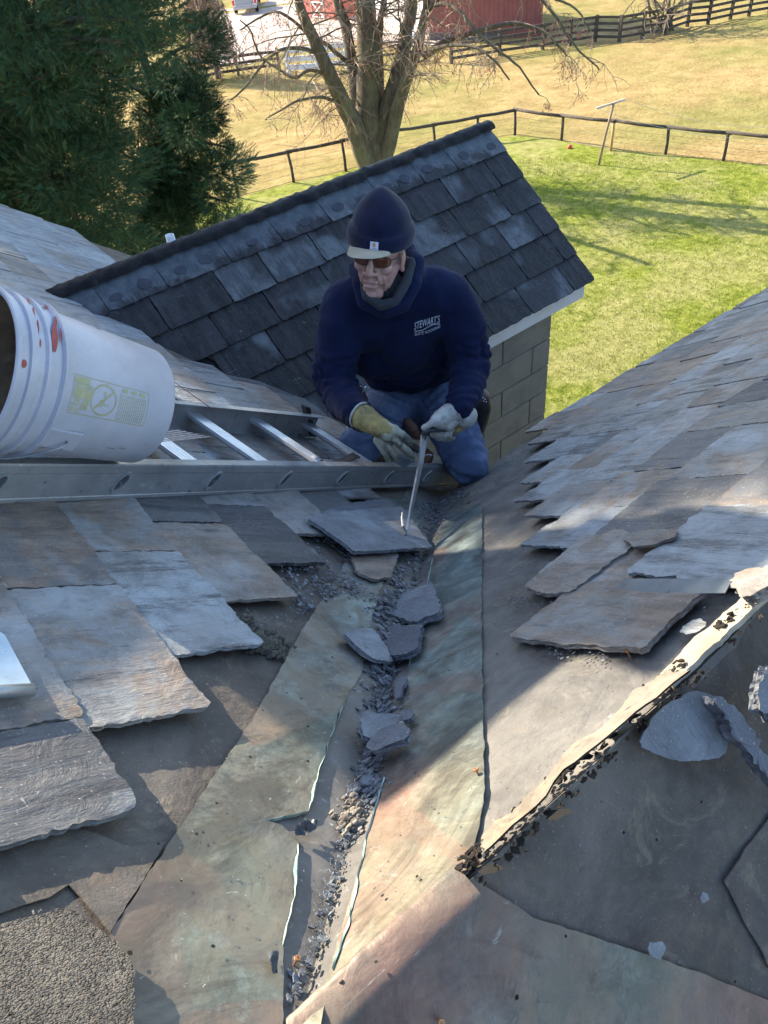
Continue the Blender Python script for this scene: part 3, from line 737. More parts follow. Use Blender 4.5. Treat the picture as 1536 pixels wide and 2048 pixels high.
def sweep(bm, a, b, prof, U, V):
    """extrude a 2-D profile (list of (u, v)) from a to b"""
    r0 = [bm.verts.new(a+U*x+V*y) for x, y in prof]; r1 = [bm.verts.new(b+U*x+V*y) for x, y in prof]; n = len(prof)
    for j in range(n): bm.faces.new([r0[j], r0[(j+1) % n], r1[(j+1) % n], r1[j]])
    bm.faces.new(list(reversed(r0))); bm.faces.new(r1)
LA = R_(12.3)
LF = dict(o=P(FA, .079, 1.15), s=FA['s']*math.cos(LA)+FA['t']*math.sin(LA), t=-FA['s']*math.sin(LA)+FA['t']*math.cos(LA), n=FA['n'])
SEP = .425; LH = .026
ladder = thing('ladder', 'worn aluminium ladder lying across the slates under the bucket and the kneeling man', 'ladder', P(LF, .9, .2, 0))
L1, L2 = -.75, 2.27
for side, t0, t1 in ((1, 0.0, L2), (-1, SEP, 1.52)):
    bm = bmesh.new(); w = .028*side; th = .003
    prof = [(0, 0), (w, 0), (w, .003), (side*th, .005), (side*th, .086), (w, .089), (w, .092), (0, .092), (-side*.0015, .088), (-side*.0015, .070), (0, .068), (0, .012), (-side*.0015, .010), (-side*.0015, .003)]
    sweep(bm, P(LF, L1, t0, LH), P(LF, t1, t0, LH), prof, LF['t'], LF['n'])
    bmesh.ops.recalc_face_normals(bm, faces=bm.faces[:])
    rail = B2('side_rail', bm, ALU, ladder)
for i in range(-3, 7):
    l = .247+.303*i
    if l > 2.0: continue
    tE = SEP-.003
    bm = bmesh.new(); pr = []
    # tread: flat ribbed top, rounded underside
    for j in range(9):
        x = -.029+.058*j/8; pr.append((x, .0145+(.0012 if j % 2 else 0)))
    for j in range(1, 8):
        a = -math.pi*j/8; pr.append((.029*math.cos(a), .012+.021*math.sin(a)))
    sweep(bm, P(LF, l, .003, LH+.040), P(LF, l, tE, LH+.040), pr, LF['s'], LF['n'])
    bmesh.ops.recalc_face_normals(bm, faces=bm.faces[:])
    rung = B2('rung', bm, ALU_L, ladder)
    bm = bmesh.new()         # swaged end standing out of the front rail, with its hollow
    for a0, a1, r0, r1 in ((0, -.006, 1.12, 1.05), (-.006, -.006, 1.05, .8), (-.006, .0, .8, .75)):
        R0 = [bm.verts.new(P(LF, l+.0135*r0*math.cos(a)*1.15+.55*.026*r0*math.sin(a), a0, LH+.046+.026*r0*math.sin(a))) for a in [k/16*6.2832 for k in range(16)]]
        R1 = [bm.verts.new(P(LF, l+.0135*r1*math.cos(a)*1.15+.55*.026*r1*math.sin(a), a1, LH+.046+.026*r1*math.sin(a))) for a in [k/16*6.2832 for k in range(16)]]
        for k in range(16): bm.faces.new([R0[k], R0[(k+1) % 16], R1[(k+1) % 16], R1[k]])
    f = bm.faces.new([bm.verts.new(P(LF, l+.011*math.cos(a)+.55*.02*math.sin(a), -.0018, LH+.046+.020*math.sin(a))) for a in [k/16*6.2832 for k in range(16)]]); f.material_index = 1
    bmesh.ops.recalc_face_normals(bm, faces=bm.faces[:])
    e = B2('rung_end', bm, [ALU, IRON], None, True); e.parent = rung
# end foot of the rear rail
bm = bmesh.new(); a = P(LF, 1.535, SEP-.005, .012); bx = [(-.016, -.012), (.016, -.012), (.016, .012), (-.016, .012)]
sweep(bm, a-UP*.02, a+UP*.165+FA['n']*.0, bx, LF['s'], LF['t']); bmesh.ops.recalc_face_normals(bm, faces=bm.faces[:])
B2('rubber_foot', bm, simple('black_rubber', (.03, .032, .036), .7, 0, .3, 30, .5, .002), ladder)
# hook strapped round a rung
hookt = thing('ladder_hook', 'dark iron hook clamped round a ladder rung beside the kneeling man', 'hook', P(LF, 1.3, .06, LH))
lr = .247+.303*3
p0 = hit(603, 920, FA['n'], (LH+.05))
sl, tl = ST(LF, p0)
bm = bmesh.new(); tube(bm, [P(LF, lr, tl-.016, LH+.041), P(LF, lr, tl+.016, LH+.041)], .0225, 20, True); B2('collar', bm, STEEL, hookt, True)
bm = bmesh.new(); hp = [hit(x, y, FA['n'], FA['n'].dot(Vector((0, 0, 0)))+h) for x, y, h in ((612, 934, .075), (640, 932, .078), (670, 928, .083), (692, 920, .092), (712, 912, .105))]
hs = smoothpath(hp, 5); N = len(hs)
for i in range(N-1):
    pass
prev = None
for i, p in enumerate(hs):
    d = (hs[min(i+1, N-1)]-hs[max(i-1, 0)]).normalized(); v = d.cross(FA['n']).normalized(); w = .010+.008*(i/N)**2
    r = [bm.verts.new(p+v*x*w+FA['n']*y) for x, y in ((-1, 0), (-1, .006), (1, .006), (1, 0))]
    if prev:
        for j in range(4): bm.faces.new([prev[j], prev[(j+1) % 4], r[(j+1) % 4], r[j]])
    else: bm.faces.new(r)
    prev = r
bm.faces.new(prev); bmesh.ops.recalc_face_normals(bm, faces=bm.faces[:]); B2('hook_arm', bm, IRON, hookt)

# ---- bucket
BUCK = Mat('dirty_white_plastic'); c_ = BUCK.co()
bb = BUCK.ramp(BUCK.noise(c_, 9, 6, .6), [(.3, (.33, .35, .405)), (.7, (.44, .455, .52))])
bb = BUCK.mix(BUCK.ramp(BUCK.noise(c_, 60, 6, .75), [(.63, 0), (.72, .6)]), bb, (.25, .23, .22))
bb = BUCK.mix(BUCK.ramp(BUCK.noise(c_, 4, 8, .8, 1), [(.5, 0), (.7, .6)]), bb, (.30, .29, .30))
BUCK.base(bb).rough(.42); BUCK.bump(BUCK.noise(c_, 30, 5, .6), .15, .002); BUCK = BUCK.m
BIN = simple('bucket_grime', (.16, .11, .07), .9, 0, .5, 14, .6, .004, (.3, .22, .14))
bc = CAM+1.74*ray(281, 812)
# keep it resting on the ladder: centre height above the rungs = its radius
bs, bt = ST(LF, bc); 
ax = (M @ Vector((-.212, .03, .29))).normalized()
bucket = thing('bucket', 'dirty white five gallon plastic bucket lying on its side on the ladder', 'bucket', P(LF, bs-.15, bt, LH))
toc = (CAM-bc); e1 = (toc-ax*toc.dot(ax)).normalized(); e2 = ax.cross(e1)
def bp(v, th, r): return bc+ax*v+e1*(r*math.cos(th))+e2*(r*math.sin(th))
BP = [(0, 0), (0, .118), (.004, .126), (.010, .1305), (.272, .1455), (.274, .1575), (.279, .1585), (.283, .1495), (.305, .1505), (.307, .1565), (.312, .1565), (.316, .1505), (.330, .151), (.332, .1575), (.345, .158), (.347, .152), (.362, .153), (.364, .1585), (.371, .159), (.373, .1555)]
def rad(v):
    return .1305+(.1455-.1305)*max(0, min(1, (v-.01)/.262))
bm = bmesh.new(); prev = None; SG = 96
for v, r in BP[1:]:
    ring = [bm.verts.new(bp(v, j/SG*6.28319, r)) for j in range(SG)]
    if prev:
        for j in range(SG): bm.faces.new([prev[j], prev[(j+1) % SG], ring[(j+1) % SG], ring[j]])
    else: bm.faces.new(ring)
    prev = ring
nface = len(bm.faces)
for v, r in ((.371, .149), (.02, .127), (.012, .0)):
    ring = [bm.verts.new(bp(v, j/SG*6.28319, max(r, .001))) for j in range(SG)]
    for j in range(SG):
        f = bm.faces.new([prev[j], prev[(j+1) % SG], ring[(j+1) % SG], ring[j]])
        if v < .3: f.material_index = 1
    prev = ring
bmesh.ops.recalc_face_normals(bm, faces=bm.faces[:])
bo = B2('body', bm, [BUCK, BIN], bucket, True)
md = bo.modifiers.new('s', 'EDGE_SPLIT'); md.split_angle = R_(40)
def decal(name, quads, mat, off=.0006):
    """quads: list of polygons in (v, theta) laid on the wall of the bucket"""
    bm = bmesh.new()
    for q in quads:
        if len(q) == 4:
            (v0, t0), (v1, t1), (v2, t2), (v3, t3) = q; n = max(1, int(max(abs(t1-t0), abs(t2-t0), abs(t3-t0))/.05))
        f = bm.faces.new([bm.verts.new(bp(v, t, rad(v)+off)) for v, t in q])
    bmesh.ops.recalc_face_normals(bm, faces=bm.faces[:])
    if bm.faces and bm.faces[:][0].normal.dot(e1) < 0: bmesh.ops.reverse_faces(bm, faces=bm.faces[:])
    return B2(name, bm, mat, bucket)
def vt(px, py):     # pixel -> (v, theta) on the bucket wall
    r = ray(px, py); t = 1.2
    while t < 2.4:
        q = CAM+r*t-bc; v = q.dot(ax); rr = (q-ax*v).length
        if rr <= rad(v)+.0: break
        t += .001
    return v, math.atan2(q.dot(e2), q.dot(e1))
YEL = simple('yellow_print', (.33, .335, .2), .6, 0, .15, 60)
def bil(c, u, w):  # bilinear in the label quad
    (a, b, cc, d) = c; return tuple((a[i]*(1-u)+b[i]*u)*(1-w)+(d[i]*(1-u)+cc[i]*u)*w for i in range(2))
LQ = [vt(149, 747), vt(299, 787), vt(285, 853), vt(132, 824)]
def rect(u0, w0, u1, w1, n=1):
    out = []
    for i in range(n):
        a = w0+(w1-w0)*i/n; b = w0+(w1-w0)*(i+1)/n
        out.append([bil(LQ, u0, a), bil(LQ, u1, a), bil(LQ, u1, b), bil(LQ, u0, b)])
    return out
q = rect(0, 0, 1, .02)+rect(0, .975, 1, 1)+rect(0, 0, .006, 1, 6)+rect(.994, 0, 1, 1, 6)
for a, b, c, d in ((.02, .05, .2, .2), (.03, .22, .24, .3), (.02, .32, .23, .58), (.05, .6, .12, .68), (.15, .6, .22, .85), (.02, .72, .1, .78), (.02, .82, .06, .93), (.08, .82, .11, .95), (.13, .7, .14, .95)): q += rect(a, b, c, d, 3)
N = 40
for i in range(N):
    a0 = i/N*6.28319; a1 = (i+1)/N*6.28319; f = lambda a, r: bil(LQ, .40+.165*r*math.cos(a), .5+.42*r*math.sin(a))
    q.append([f(a0, .9), f(a1, .9), f(a1, 1.02), f(a0, 1.02)])
f = lambda x, y: bil(LQ, .40+.165*x, .5+.42*y)
for i in range(6):
    a = -.68+1.36*i/6; b = -.68+1.36*(i+1)/6; q.append([f(a-.05, -a-.05), f(b-.05, -b-.05), f(b+.05, -b+.05), f(a+.05, -a+.05)])
for x0, y0, x1, y1 in ((-.3, .0, -.05, .45), (0, -.35, .1, .3), (.12, .2, .45, .3), (-.1, -.55, .12, -.38)): q.append([f(x0, y0), f(x1, y0), f(x1, y1), f(x0, y1)])
random.seed(3)
for i in range(14):
    x = .60+i*.027
    y = .22
    while y < .93:
        l = random.uniform(.03, .1); q += rect(x, y, x+.011, min(y+l, .95)); y += l+.02
for i in range(3): q += rect(.62+.12*i, .07, .70+.12*i, .16)
decal('printed_label', q, YEL)
def blobq(cx, cy, rx, ry, seed, n=16, px=True):
    out = []
    for i in range(n):
        a = i/n*6.283; k = 1+.75*fbm((math.cos(a)*2+seed, math.sin(a)*2, seed), 3)
        out.append(vt(cx+rx*k*math.cos(a), cy+ry*k*math.sin(a)))
    return out
RED = simple('red_paint_smear', (.3, .05, .045), .6, 0, .3, 50)
bm = None
for i, (x, y, a, b) in enumerate(((52, 618, 3.5, 14), (62, 634, 3, 12), (70, 662, 3, 16), (86, 612, 2.5, 12), (104, 680, 6, 28), (106, 650, 3, 10), (43, 728, 5, 8), (75, 690, 2, 8), (117, 672, 2, 18), (200, 657, 7, 1.5))):
    bmq = bmesh.new(); vv = [vt(x+a*(1+.8*fbm((k, i, 0), 2))*math.cos(k/14*6.283), y+b*(1+.6*fbm((k, i, 5), 2))*math.sin(k/14*6.283)) for k in range(14)]
    bmq.faces.new([bmq.verts.new(bp(v, t, (rad(v) if v < .27 else .1535)+.0012)) for v, t in vv]); bmesh.ops.triangulate(bmq, faces=bmq.faces[:]); bmesh.ops.recalc_face_normals(bmq, faces=bmq.faces[:])
    B2('paint_smear', bmq, RED, bucket)
GLUE = simple('glue_residue', (.36, .30, .28), .85, 0, .35, 60, .5, .001)
qq = []
for i in range(8):
    x = 62+i*22; qq.append([vt(x, 918), vt(x+11, 919), vt(x+30+5, 896), vt(x+22, 894)])
decal('glue_residue', qq, GLUE, .001)
# wire handle and its ear
v, th = vt(66, 868)
bm = bmesh.new()
for k, (vv, rr) in enumerate(((.268, .1505), (.225, .1495))): pass
pv = [[bm.verts.new(bp(v_, th_, rr)) for v_, th_ in ((.20, th-.16), (.272, th-.16), (.272, th+.16), (.20, th+.16))] for rr in (.1445, .1515)]
for j in range(4): bm.faces.new([pv[0][j], pv[0][(j+1) % 4], pv[1][(j+1) % 4], pv[1][j]])
bm.faces.new(pv[1]); bmesh.ops.recalc_face_normals(bm, faces=bm.faces[:]); B2('handle_ear', bm, BUCK, bucket)
bm = bmesh.new(); hpts = []
th2 = th+math.pi
for i in range(25):
    a = i/24; ang = th-a*math.pi; rr = .164; hpts.append(bp(.235+.14*math.sin(a*math.pi), ang, rr))
hpts = [bp(.225, th, .150), bp(.228, th, .158)]+hpts+[bp(.228, th2, .15)]
tube(bm, hpts, .0022, 8); B2('wire_handle', bm, STEEL, bucket, True)

# ---- loose slates and broken pieces in the valley and on the near slope
def loose(pts, F, h, thick, label, seed, rnd=(.5, .3, .5), tilt=None, amp=.003, mat=SHARD, group='broken slates lying loose on the roof', layers=6, cat='slate', name='loose_slate', inset=.0035, domed=0):
    o = slab_px(name, F, pts, h, thick, mat, None, seed, rnd, amp, layers, tilt, inset, .006, None, domed)
    return tag(o, label, cat, group)
loose([(612, 1043), (640, 1033), (790, 1018), (802, 1020), (862, 1100), (780, 1106), (705, 1110), (665, 1078)], FA, .035, .011, 'large blue-grey slate under the tip of the pry tool', 1, (.72, .1, .55), lambda s, t: 0)
loose([(640, 1030), (690, 1012), (770, 1000), (800, 1022), (700, 1030)], FA, .026, .009, 'half hidden slate behind the large one, next to the ladder rail', 12, (.3, .3, .6))
loose([(700, 1118), (762, 1111), (797, 1110), (778, 1160), (745, 1165), (712, 1150)], FA, .012, .009, 'tan broken slate below the large blue-grey slate', 2, (.9, .9, .7), mat=SLATE)
loose([(772, 1226), (800, 1202), (868, 1176), (880, 1200), (888, 1236), (850, 1250), (842, 1258), (808, 1250)], FB, .018, .018, 'thick pointed chunk of slate leaning on the right side of the copper valley', 3, (.6, .5, .5), lambda s, t: 0, .004, inset=.005)
loose([(680, 1271), (740, 1264), (762, 1290), (784, 1335), (745, 1328), (708, 1302)], FA, .018, .012, 'wedge of grey slate lying left of the dark splintered one in mid valley', 4, (.8, .3, .6), inset=.0045)
loose([(748, 1265), (770, 1259), (850, 1260), (842, 1306), (826, 1318), (790, 1322), (764, 1290)], FB, .022, .015, 'dark splintered square of slate in mid valley', 5, (.05, .1, .3), inset=.0045, amp=.005)
loose([(718, 1446), (724, 1430), (760, 1437), (805, 1441), (806, 1452), (760, 1474), (740, 1488), (716, 1484)], FA, .030, .012, 'flat trapezoid slate lying on crumbs below the tarred strip', 6, (.45, .2, .5), inset=.006)
loose([(738, 1505), (757, 1478), (785, 1462), (815, 1460), (832, 1477), (822, 1492), (775, 1505), (752, 1520)], FB, .030, .014, 'rounded lump of slate just above the sunlit part of the valley', 7, (.3, .4, .5), inset=.007)
loose([(806, 1430), (830, 1426), (834, 1440), (815, 1452), (800, 1446)], FB, .02, .010, 'small dark chip beside the trapezoid slate', 8, (.1, .2, .2))
loose([(790, 1400), (800, 1365), (812, 1355), (816, 1368), (800, 1405)], FB, .014, .008, 'narrow sliver of slate standing against the right copper edge', 9, (.3, .2, .4))
loose([(715, 1560), (745, 1550), (760, 1562), (742, 1576), (716, 1574)], FA, .022, .007, 'small flat chip in the shaded crumbs just above the sun line', 10, (.5, .2, .6))
# crumpled scraps of lead
def scrap(px, py, w, l, label, seed, ang=0):
    s0, t0 = pix(FA, px, py); bm = bmesh.new(); n = 12; g = {}
    for i in range(n+1):
        for j in range(n+1):
            a = (i/n-.5)*l; b = (j/n-.5)*w; b *= 1+.5*fbm((a*60, seed, 0), 2); q = Vector((a*30, b*30, seed))
            f = .45*w*abs(fbm(q, 3))*2+.25*w*math.sin(b/w*4+a/l*3); x = a*math.cos(ang)-b*math.sin(ang); y = a*math.sin(ang)+b*math.cos(ang)
            g[i, j] = bm.verts.new(P(FA, s0+x*.9, t0+y*.9, .012+max(0, f)+.25*w*abs(b/w)))
    for i in range(n):
        for j in range(n): bm.faces.new([g[i, j], g[i+1, j], g[i+1, j+1], g[i, j+1]])
    bmesh.ops.solidify(bm, geom=bm.faces[:], thickness=.0012); bmesh.ops.recalc_face_normals(bm, faces=bm.faces[:])
    tag(B2('lead_scrap', bm, STRIP, None, False), label, 'metal scrap')
scrap(603, 1672, .020, .045, 'crumpled scrap of lead beside the torn copper edge, in the sun', 1, .3)
scrap(538, 1942, .012, .028, 'small crumpled lead scrap at the lower end of the left copper sheet', 5, 1.0)
random.seed(11)
# near slope pieces
loose([(1268, 1492), (1290, 1448), (1330, 1405), (1378, 1382), (1425, 1392), (1445, 1440), (1452, 1492), (1438, 1512), (1400, 1524), (1345, 1520), (1300, 1505)], FC, .018, .007, 'rounded blue-grey slate stuck under the ridge on the shaded slope', 20, (.75, .1, .4), layers=4, amp=.0025, inset=.003)
loose([(1390, 1806), (1398, 1780), (1408, 1778), (1416, 1808), (1402, 1812)], FC, .012, .004, 'small teardrop chip of slate on the shaded felt', 21, (.9, .1, .6), layers=3)
loose([(1286, 1884), (1330, 1882), (1328, 1910), (1305, 1915)], FC, .014, .004, 'pale triangular chip beside the hole in the shaded copper edge', 22, (.9, .1, .7), layers=3)
loose([(1228, 1425), (1258, 1428), (1256, 1440), (1232, 1470), (1210, 1478), (1206, 1452)], FB, .014, .003, 'sunlit pale flake of slate lying on the grey felt', 23, (.95, .3, .95), mat=SLATE_B, layers=3)
loose([(1360, 1262), (1395, 1240), (1415, 1244), (1408, 1262), (1385, 1272), (1365, 1272)], FB, .012, .004, 'thin pale flake beside the large loosened slate near the ridge', 24, (.85, .2, .7), mat=SLATE_B, layers=3)
loose([(52, 1822), (62, 1816), (70, 1828), (60, 1836)], FA, .012, .004, 'left one of two tiny grey chips above the granular patch', 25, (.8, .1, .8), layers=3, mat=SLATE_B, group='two tiny chips')
loose([(70, 1816), (88, 1818), (90, 1832), (76, 1836)], FA, .012, .004, 'right one of two tiny grey chips above the granular patch', 26, (.8, .1, .8), layers=3, mat=SLATE_B, group='two tiny chips')
loose([(1246, 1082), (1262, 1068), (1320, 1062), (1358, 1066), (1350, 1080), (1310, 1094), (1268, 1098)], FB, .036, .006, 'oval flaking slate fragment resting on the right roof', 27, (.3, .8, .2), mat=SLATE_B, amp=.004)
# splintered ridge remains at the right edge
for i, (pts, lab) in enumerate((([(1398, 1398), (1420, 1392), (1470, 1440), (1500, 1500), (1560, 1570), (1560, 1610), (1500, 1545), (1450, 1470)], 'long splintered strip of dark slate below the ridge at the right edge'),
                                ([(1485, 1380), (1520, 1330), (1600, 1300), (1600, 1480), (1540, 1450), (1500, 1430)], 'dusty dark slate leaning at the right edge of the photo'))):
    loose(pts, FC, .03+.012*i, .024, lab, 30+i, (.15+.3*i, .6, .2), layers=8, amp=.007, inset=.012)
loose([(1470, 1168), (1500, 1160), (1560, 1150), (1580, 1180), (1540, 1200), (1500, 1218), (1478, 1200)], FB, .035, .020, 'crumbled end of slate and wood at the right edge above the ridge board', 33, (.85, .9, .3), layers=7, amp=.006, mat=SLATE_B, inset=.01)
# metal strip lying under the slates near the ridge
bm = bmesh.new(); q = [P(FB, *pix(FB, x, y), h) for x, y, h in ((1232, 1208, .022), (1262, 1184, .030), (1395, 1188, .031), (1480, 1186, .030), (1462, 1213, .026), (1350, 1212, .024))]
vs = [bm.verts.new(p) for p in q]; bm.faces.new(vs); e = bmesh.ops.extrude_face_region(bm, geom=bm.faces[:])
for v in e['geom']:
    if isinstance(v, bmesh.types.BMVert): v.co -= FB['n']*.0015
bmesh.ops.recalc_face_normals(bm, faces=bm.faces[:]); B2('flashing_strip', bm, STRIP, house, label='narrow dull metal strip slid under a slate near the ridge')
# pale sheet with a rolled edge at the left picture edge
sheetm = thing('sheet_metal_tray', 'pale blue sheet metal tray with a rolled edge lying at the left on the slates', 'metal sheet', P(FA, *pix(FA, 0, 1340), .03))
q = [pix(FA, x, y, .04) for x, y in ((-160, 1180), (-20, 1255), (8, 1275), (60, 1372), (-60, 1380), (-200, 1390))]
bm = bmesh.new(); vs = [bm.verts.new(P(FA, s, t, .045)) for s, t in q]; bm.faces.new(vs); e = bmesh.ops.extrude_face_region(bm, geom=bm.faces[:])
for v in e['geom']:
    if isinstance(v, bmesh.types.BMVert): v.co -= FA['n']*.003
bmesh.ops.recalc_face_normals(bm, faces=bm.faces[:]); B2('pan', bm, ALU_S, sheetm)
bm = bmesh.new(); a, b = [P(FA, *pix(FA, x, y, .045), .047) for x, y in ((-220, 1397), (66, 1382))]
tube(bm, [a, b, b+(b-a).normalized()*.004], [.0095, .0095, .004], 14); B2('rolled_edge', bm, STEEL, sheetm, True)

# ---- crumbs of slate: uncountable
def vhit(px, py):
    best = None
    for F in (FA, FB):
        p = hit(px, py, F['n']); t = (p-CAM).length
        if best is None or t < best[0]: best = (t, F, p)
    return best[1], best[2]
crumbs = bmesh.new(); uvl = crumbs.loops.layers.uv.verify(); cl = crumbs.loops.layers.float_color.new('rnd')
def crumb(F, s, t, h, size, tilt=.5):
    n = random.choice((4, 5, 5, 6)); ang = random.random()*6.28; ar = random.uniform(.45, 1)
    N = (F['n']+F['s']*random.gauss(0, tilt*.5)+F['t']*random.gauss(0, tilt*.5)).normalized(); U = F['s'].cross(N).normalized(); V = N.cross(U)
    c = P(F, s, t, h); th = size*random.uniform(.05, .2)
    top = []; bot = []
    for i in range(n):
        a = ang+i/n*6.283+random.uniform(-.4, .4); r = size*random.uniform(.6, 1)
        q = c+U*(r*math.cos(a))+V*(r*ar*math.sin(a)); top.append(crumbs.verts.new(q+N*th)); bot.append(crumbs.verts.new(q-N*th))
    fs = [crumbs.faces.new(top)]
    for i in range(n): fs.append(crumbs.faces.new([bot[i], bot[(i+1) % n], top[(i+1) % n], top[i]]))
    rd = (random.random(), random.random(), random.random(), 1)
    for f in fs:
        for lp in f.loops: lp[cl] = rd; lp[uvl].uv = (lp.vert.co.x*3, lp.vert.co.y*3)
zones = [  # centreline pixels with half width and density
 ([(575, 2010), (625, 1900), (655, 1800), (690, 1690)], 18, 650, .005),
 ([(690, 1690), (705, 1640), (722, 1600)], 26, 700, .005),
 ([(722, 1610), (740, 1560), (760, 1500)], 30, 900, .008),
 ([(760, 1500), (765, 1420), (770, 1340), (780, 1300)], 42, 1500, .008),
 ([(775, 1310), (780, 1240), (790, 1190)], 46, 1300, .008),
 ([(800, 1200), (820, 1120), (850, 1060), (870, 1010)], 36, 2400, .007),
 ([(600, 1100), (650, 1150), (700, 1180), (760, 1220)], 34, 1500, .005),
 ([(580, 1110), (640, 1180), (660, 1200)], 30, 900, .005),
 ([(560, 1140), (600, 1200), (610, 1230)], 22, 500, .006),
 ([(620, 1060), (690, 1110), (740, 1150)], 24, 700, .006),
 ([(870, 1050), (900, 1010), (930, 985)], 20, 500, .007),
]
random.seed(5)
for line, hw, n, size in zones:
    for i in range(n):
        f = random.random()*(len(line)-1); k = int(f); f -= k; a = line[k]; b = line[min(k+1, len(line)-1)]
        g = max(-1.6, min(1.6, random.gauss(0, .5)))
        x = a[0]+(b[0]-a[0])*f+hw*g; y = a[1]+(b[1]-a[1])*f+hw*.3*random.gauss(0, .5)
        F, p = vhit(x, y); s, t = ST(F, p)
        sz = size*(.16+1.5*random.random()**7)
        crumb(F, s, t, .006+.016*max(0, 1-abs(g))*random.random(), sz, .3)
for i in range(450):   # a thin scatter over felt and copper
    F, p = vhit(random.uniform(300, 1250), random.uniform(1050, 1900)); s, t = ST(F, p)
    if F is FB and s < .01: continue
    crumb(F, s, t, .008, random.uniform(.0006, .0022), .2)
for i in range(0):
    p = hit(random.uniform(1000, 1500), random.uniform(1500, 2000), FC['n']); s, t = ST(FC, p)
    if s > 0: crumb(FC, s, t, .004, random.uniform(.0008, .0022), .2)
for i in range(500):   # crumbs below the big loosened slate and the edge of the stripped slates
    x, y = random.choice(((1130, 1310), (1200, 1320), (1280, 1225), (1340, 1215), (1060, 1205), (1380, 1210), (470, 1250), (520, 1260), (560, 1240)))
    F, p = vhit(x+random.gauss(0, 30), y+random.gauss(0, 9)); s, t = ST(F, p); crumb(F, s, t, .007, random.uniform(.001, .005), .4)
main_crumbs = crumbs; crumbs = bmesh.new(); uvl = crumbs.loops.layers.uv.verify(); cl = crumbs.loops.layers.float_color.new('rnd')
for i in range(520):
    x = random.uniform(.255, .86)**1.0; y = random.gauss(.004, .006)
    if fbm((x*14, 2, 2), 3) < -.12: continue
    F = FB if y > 0 else FC; s, t = ST(F, P(FB, abs(y)*L_, x) if y > 0 else P(FC, abs(y)*L_, x)); crumb(F, s, t, random.uniform(.004, .02), random.uniform(.002, .009), 1.2)
B2('rotten_edge', crumbs, ROT, house)['kind'] = 'stuff'
crumbs = main_crumbs
tag(B2('slate_debris', crumbs, DEBRIS), 'blue-grey crumbs and splinters of slate filling the valley', 'debris', kind='stuff')
# wad of old mortar/moss under the lowest middle slate
bm = bmesh.new(); random.seed(2)
for i in range(420):
    cx, cy = random.choice(((500, 1275), (530, 1295), (480, 1250), (550, 1305), (510, 1290))); s, t = pix(FA, cx+random.gauss(0, 14), cy+random.gauss(0, 8))
    r = bmesh.ops.create_icosphere(bm, subdivisions=1, radius=random.uniform(.002, .007), matrix=Matrix.Translation(P(FA, s, t, random.uniform(.002, .014))) @ Matrix.Diagonal((1.3, 1.1, .7, 1)))
tag(B2('mortar_rubble', bm, simple('mossy_mortar', (.09, .085, .065), .95, 0, .5, 60, .8, .004, (.16, .15, .12))), 'dark mossy rubble poking out below the slate with the pale patch', 'debris', kind='stuff')
bm = bmesh.new()
for i in range(520):
    s, t = pix(FA, 706+random.gauss(0, 14), 1650+random.gauss(0, 22)); hgt = random.random()
    bmesh.ops.create_icosphere(bm, subdivisions=1, radius=random.uniform(.0015, .006), matrix=Matrix.Translation(P(FA, s, t, .004+.018*hgt*hgt)) @ Matrix.Rotation(random.random()*3, 4, 'X') @ Matrix.Diagonal((1.5, 1.0, .6, 1)))
tag(B2('mortar_crumbs', bm, simple('old_mortar', (.26, .225, .18), .95, 0, .4, 60, .8, .004, (.4, .36, .3))), 'sunlit heap of tan mortar crumbs in the middle of the valley', 'debris', kind='stuff')

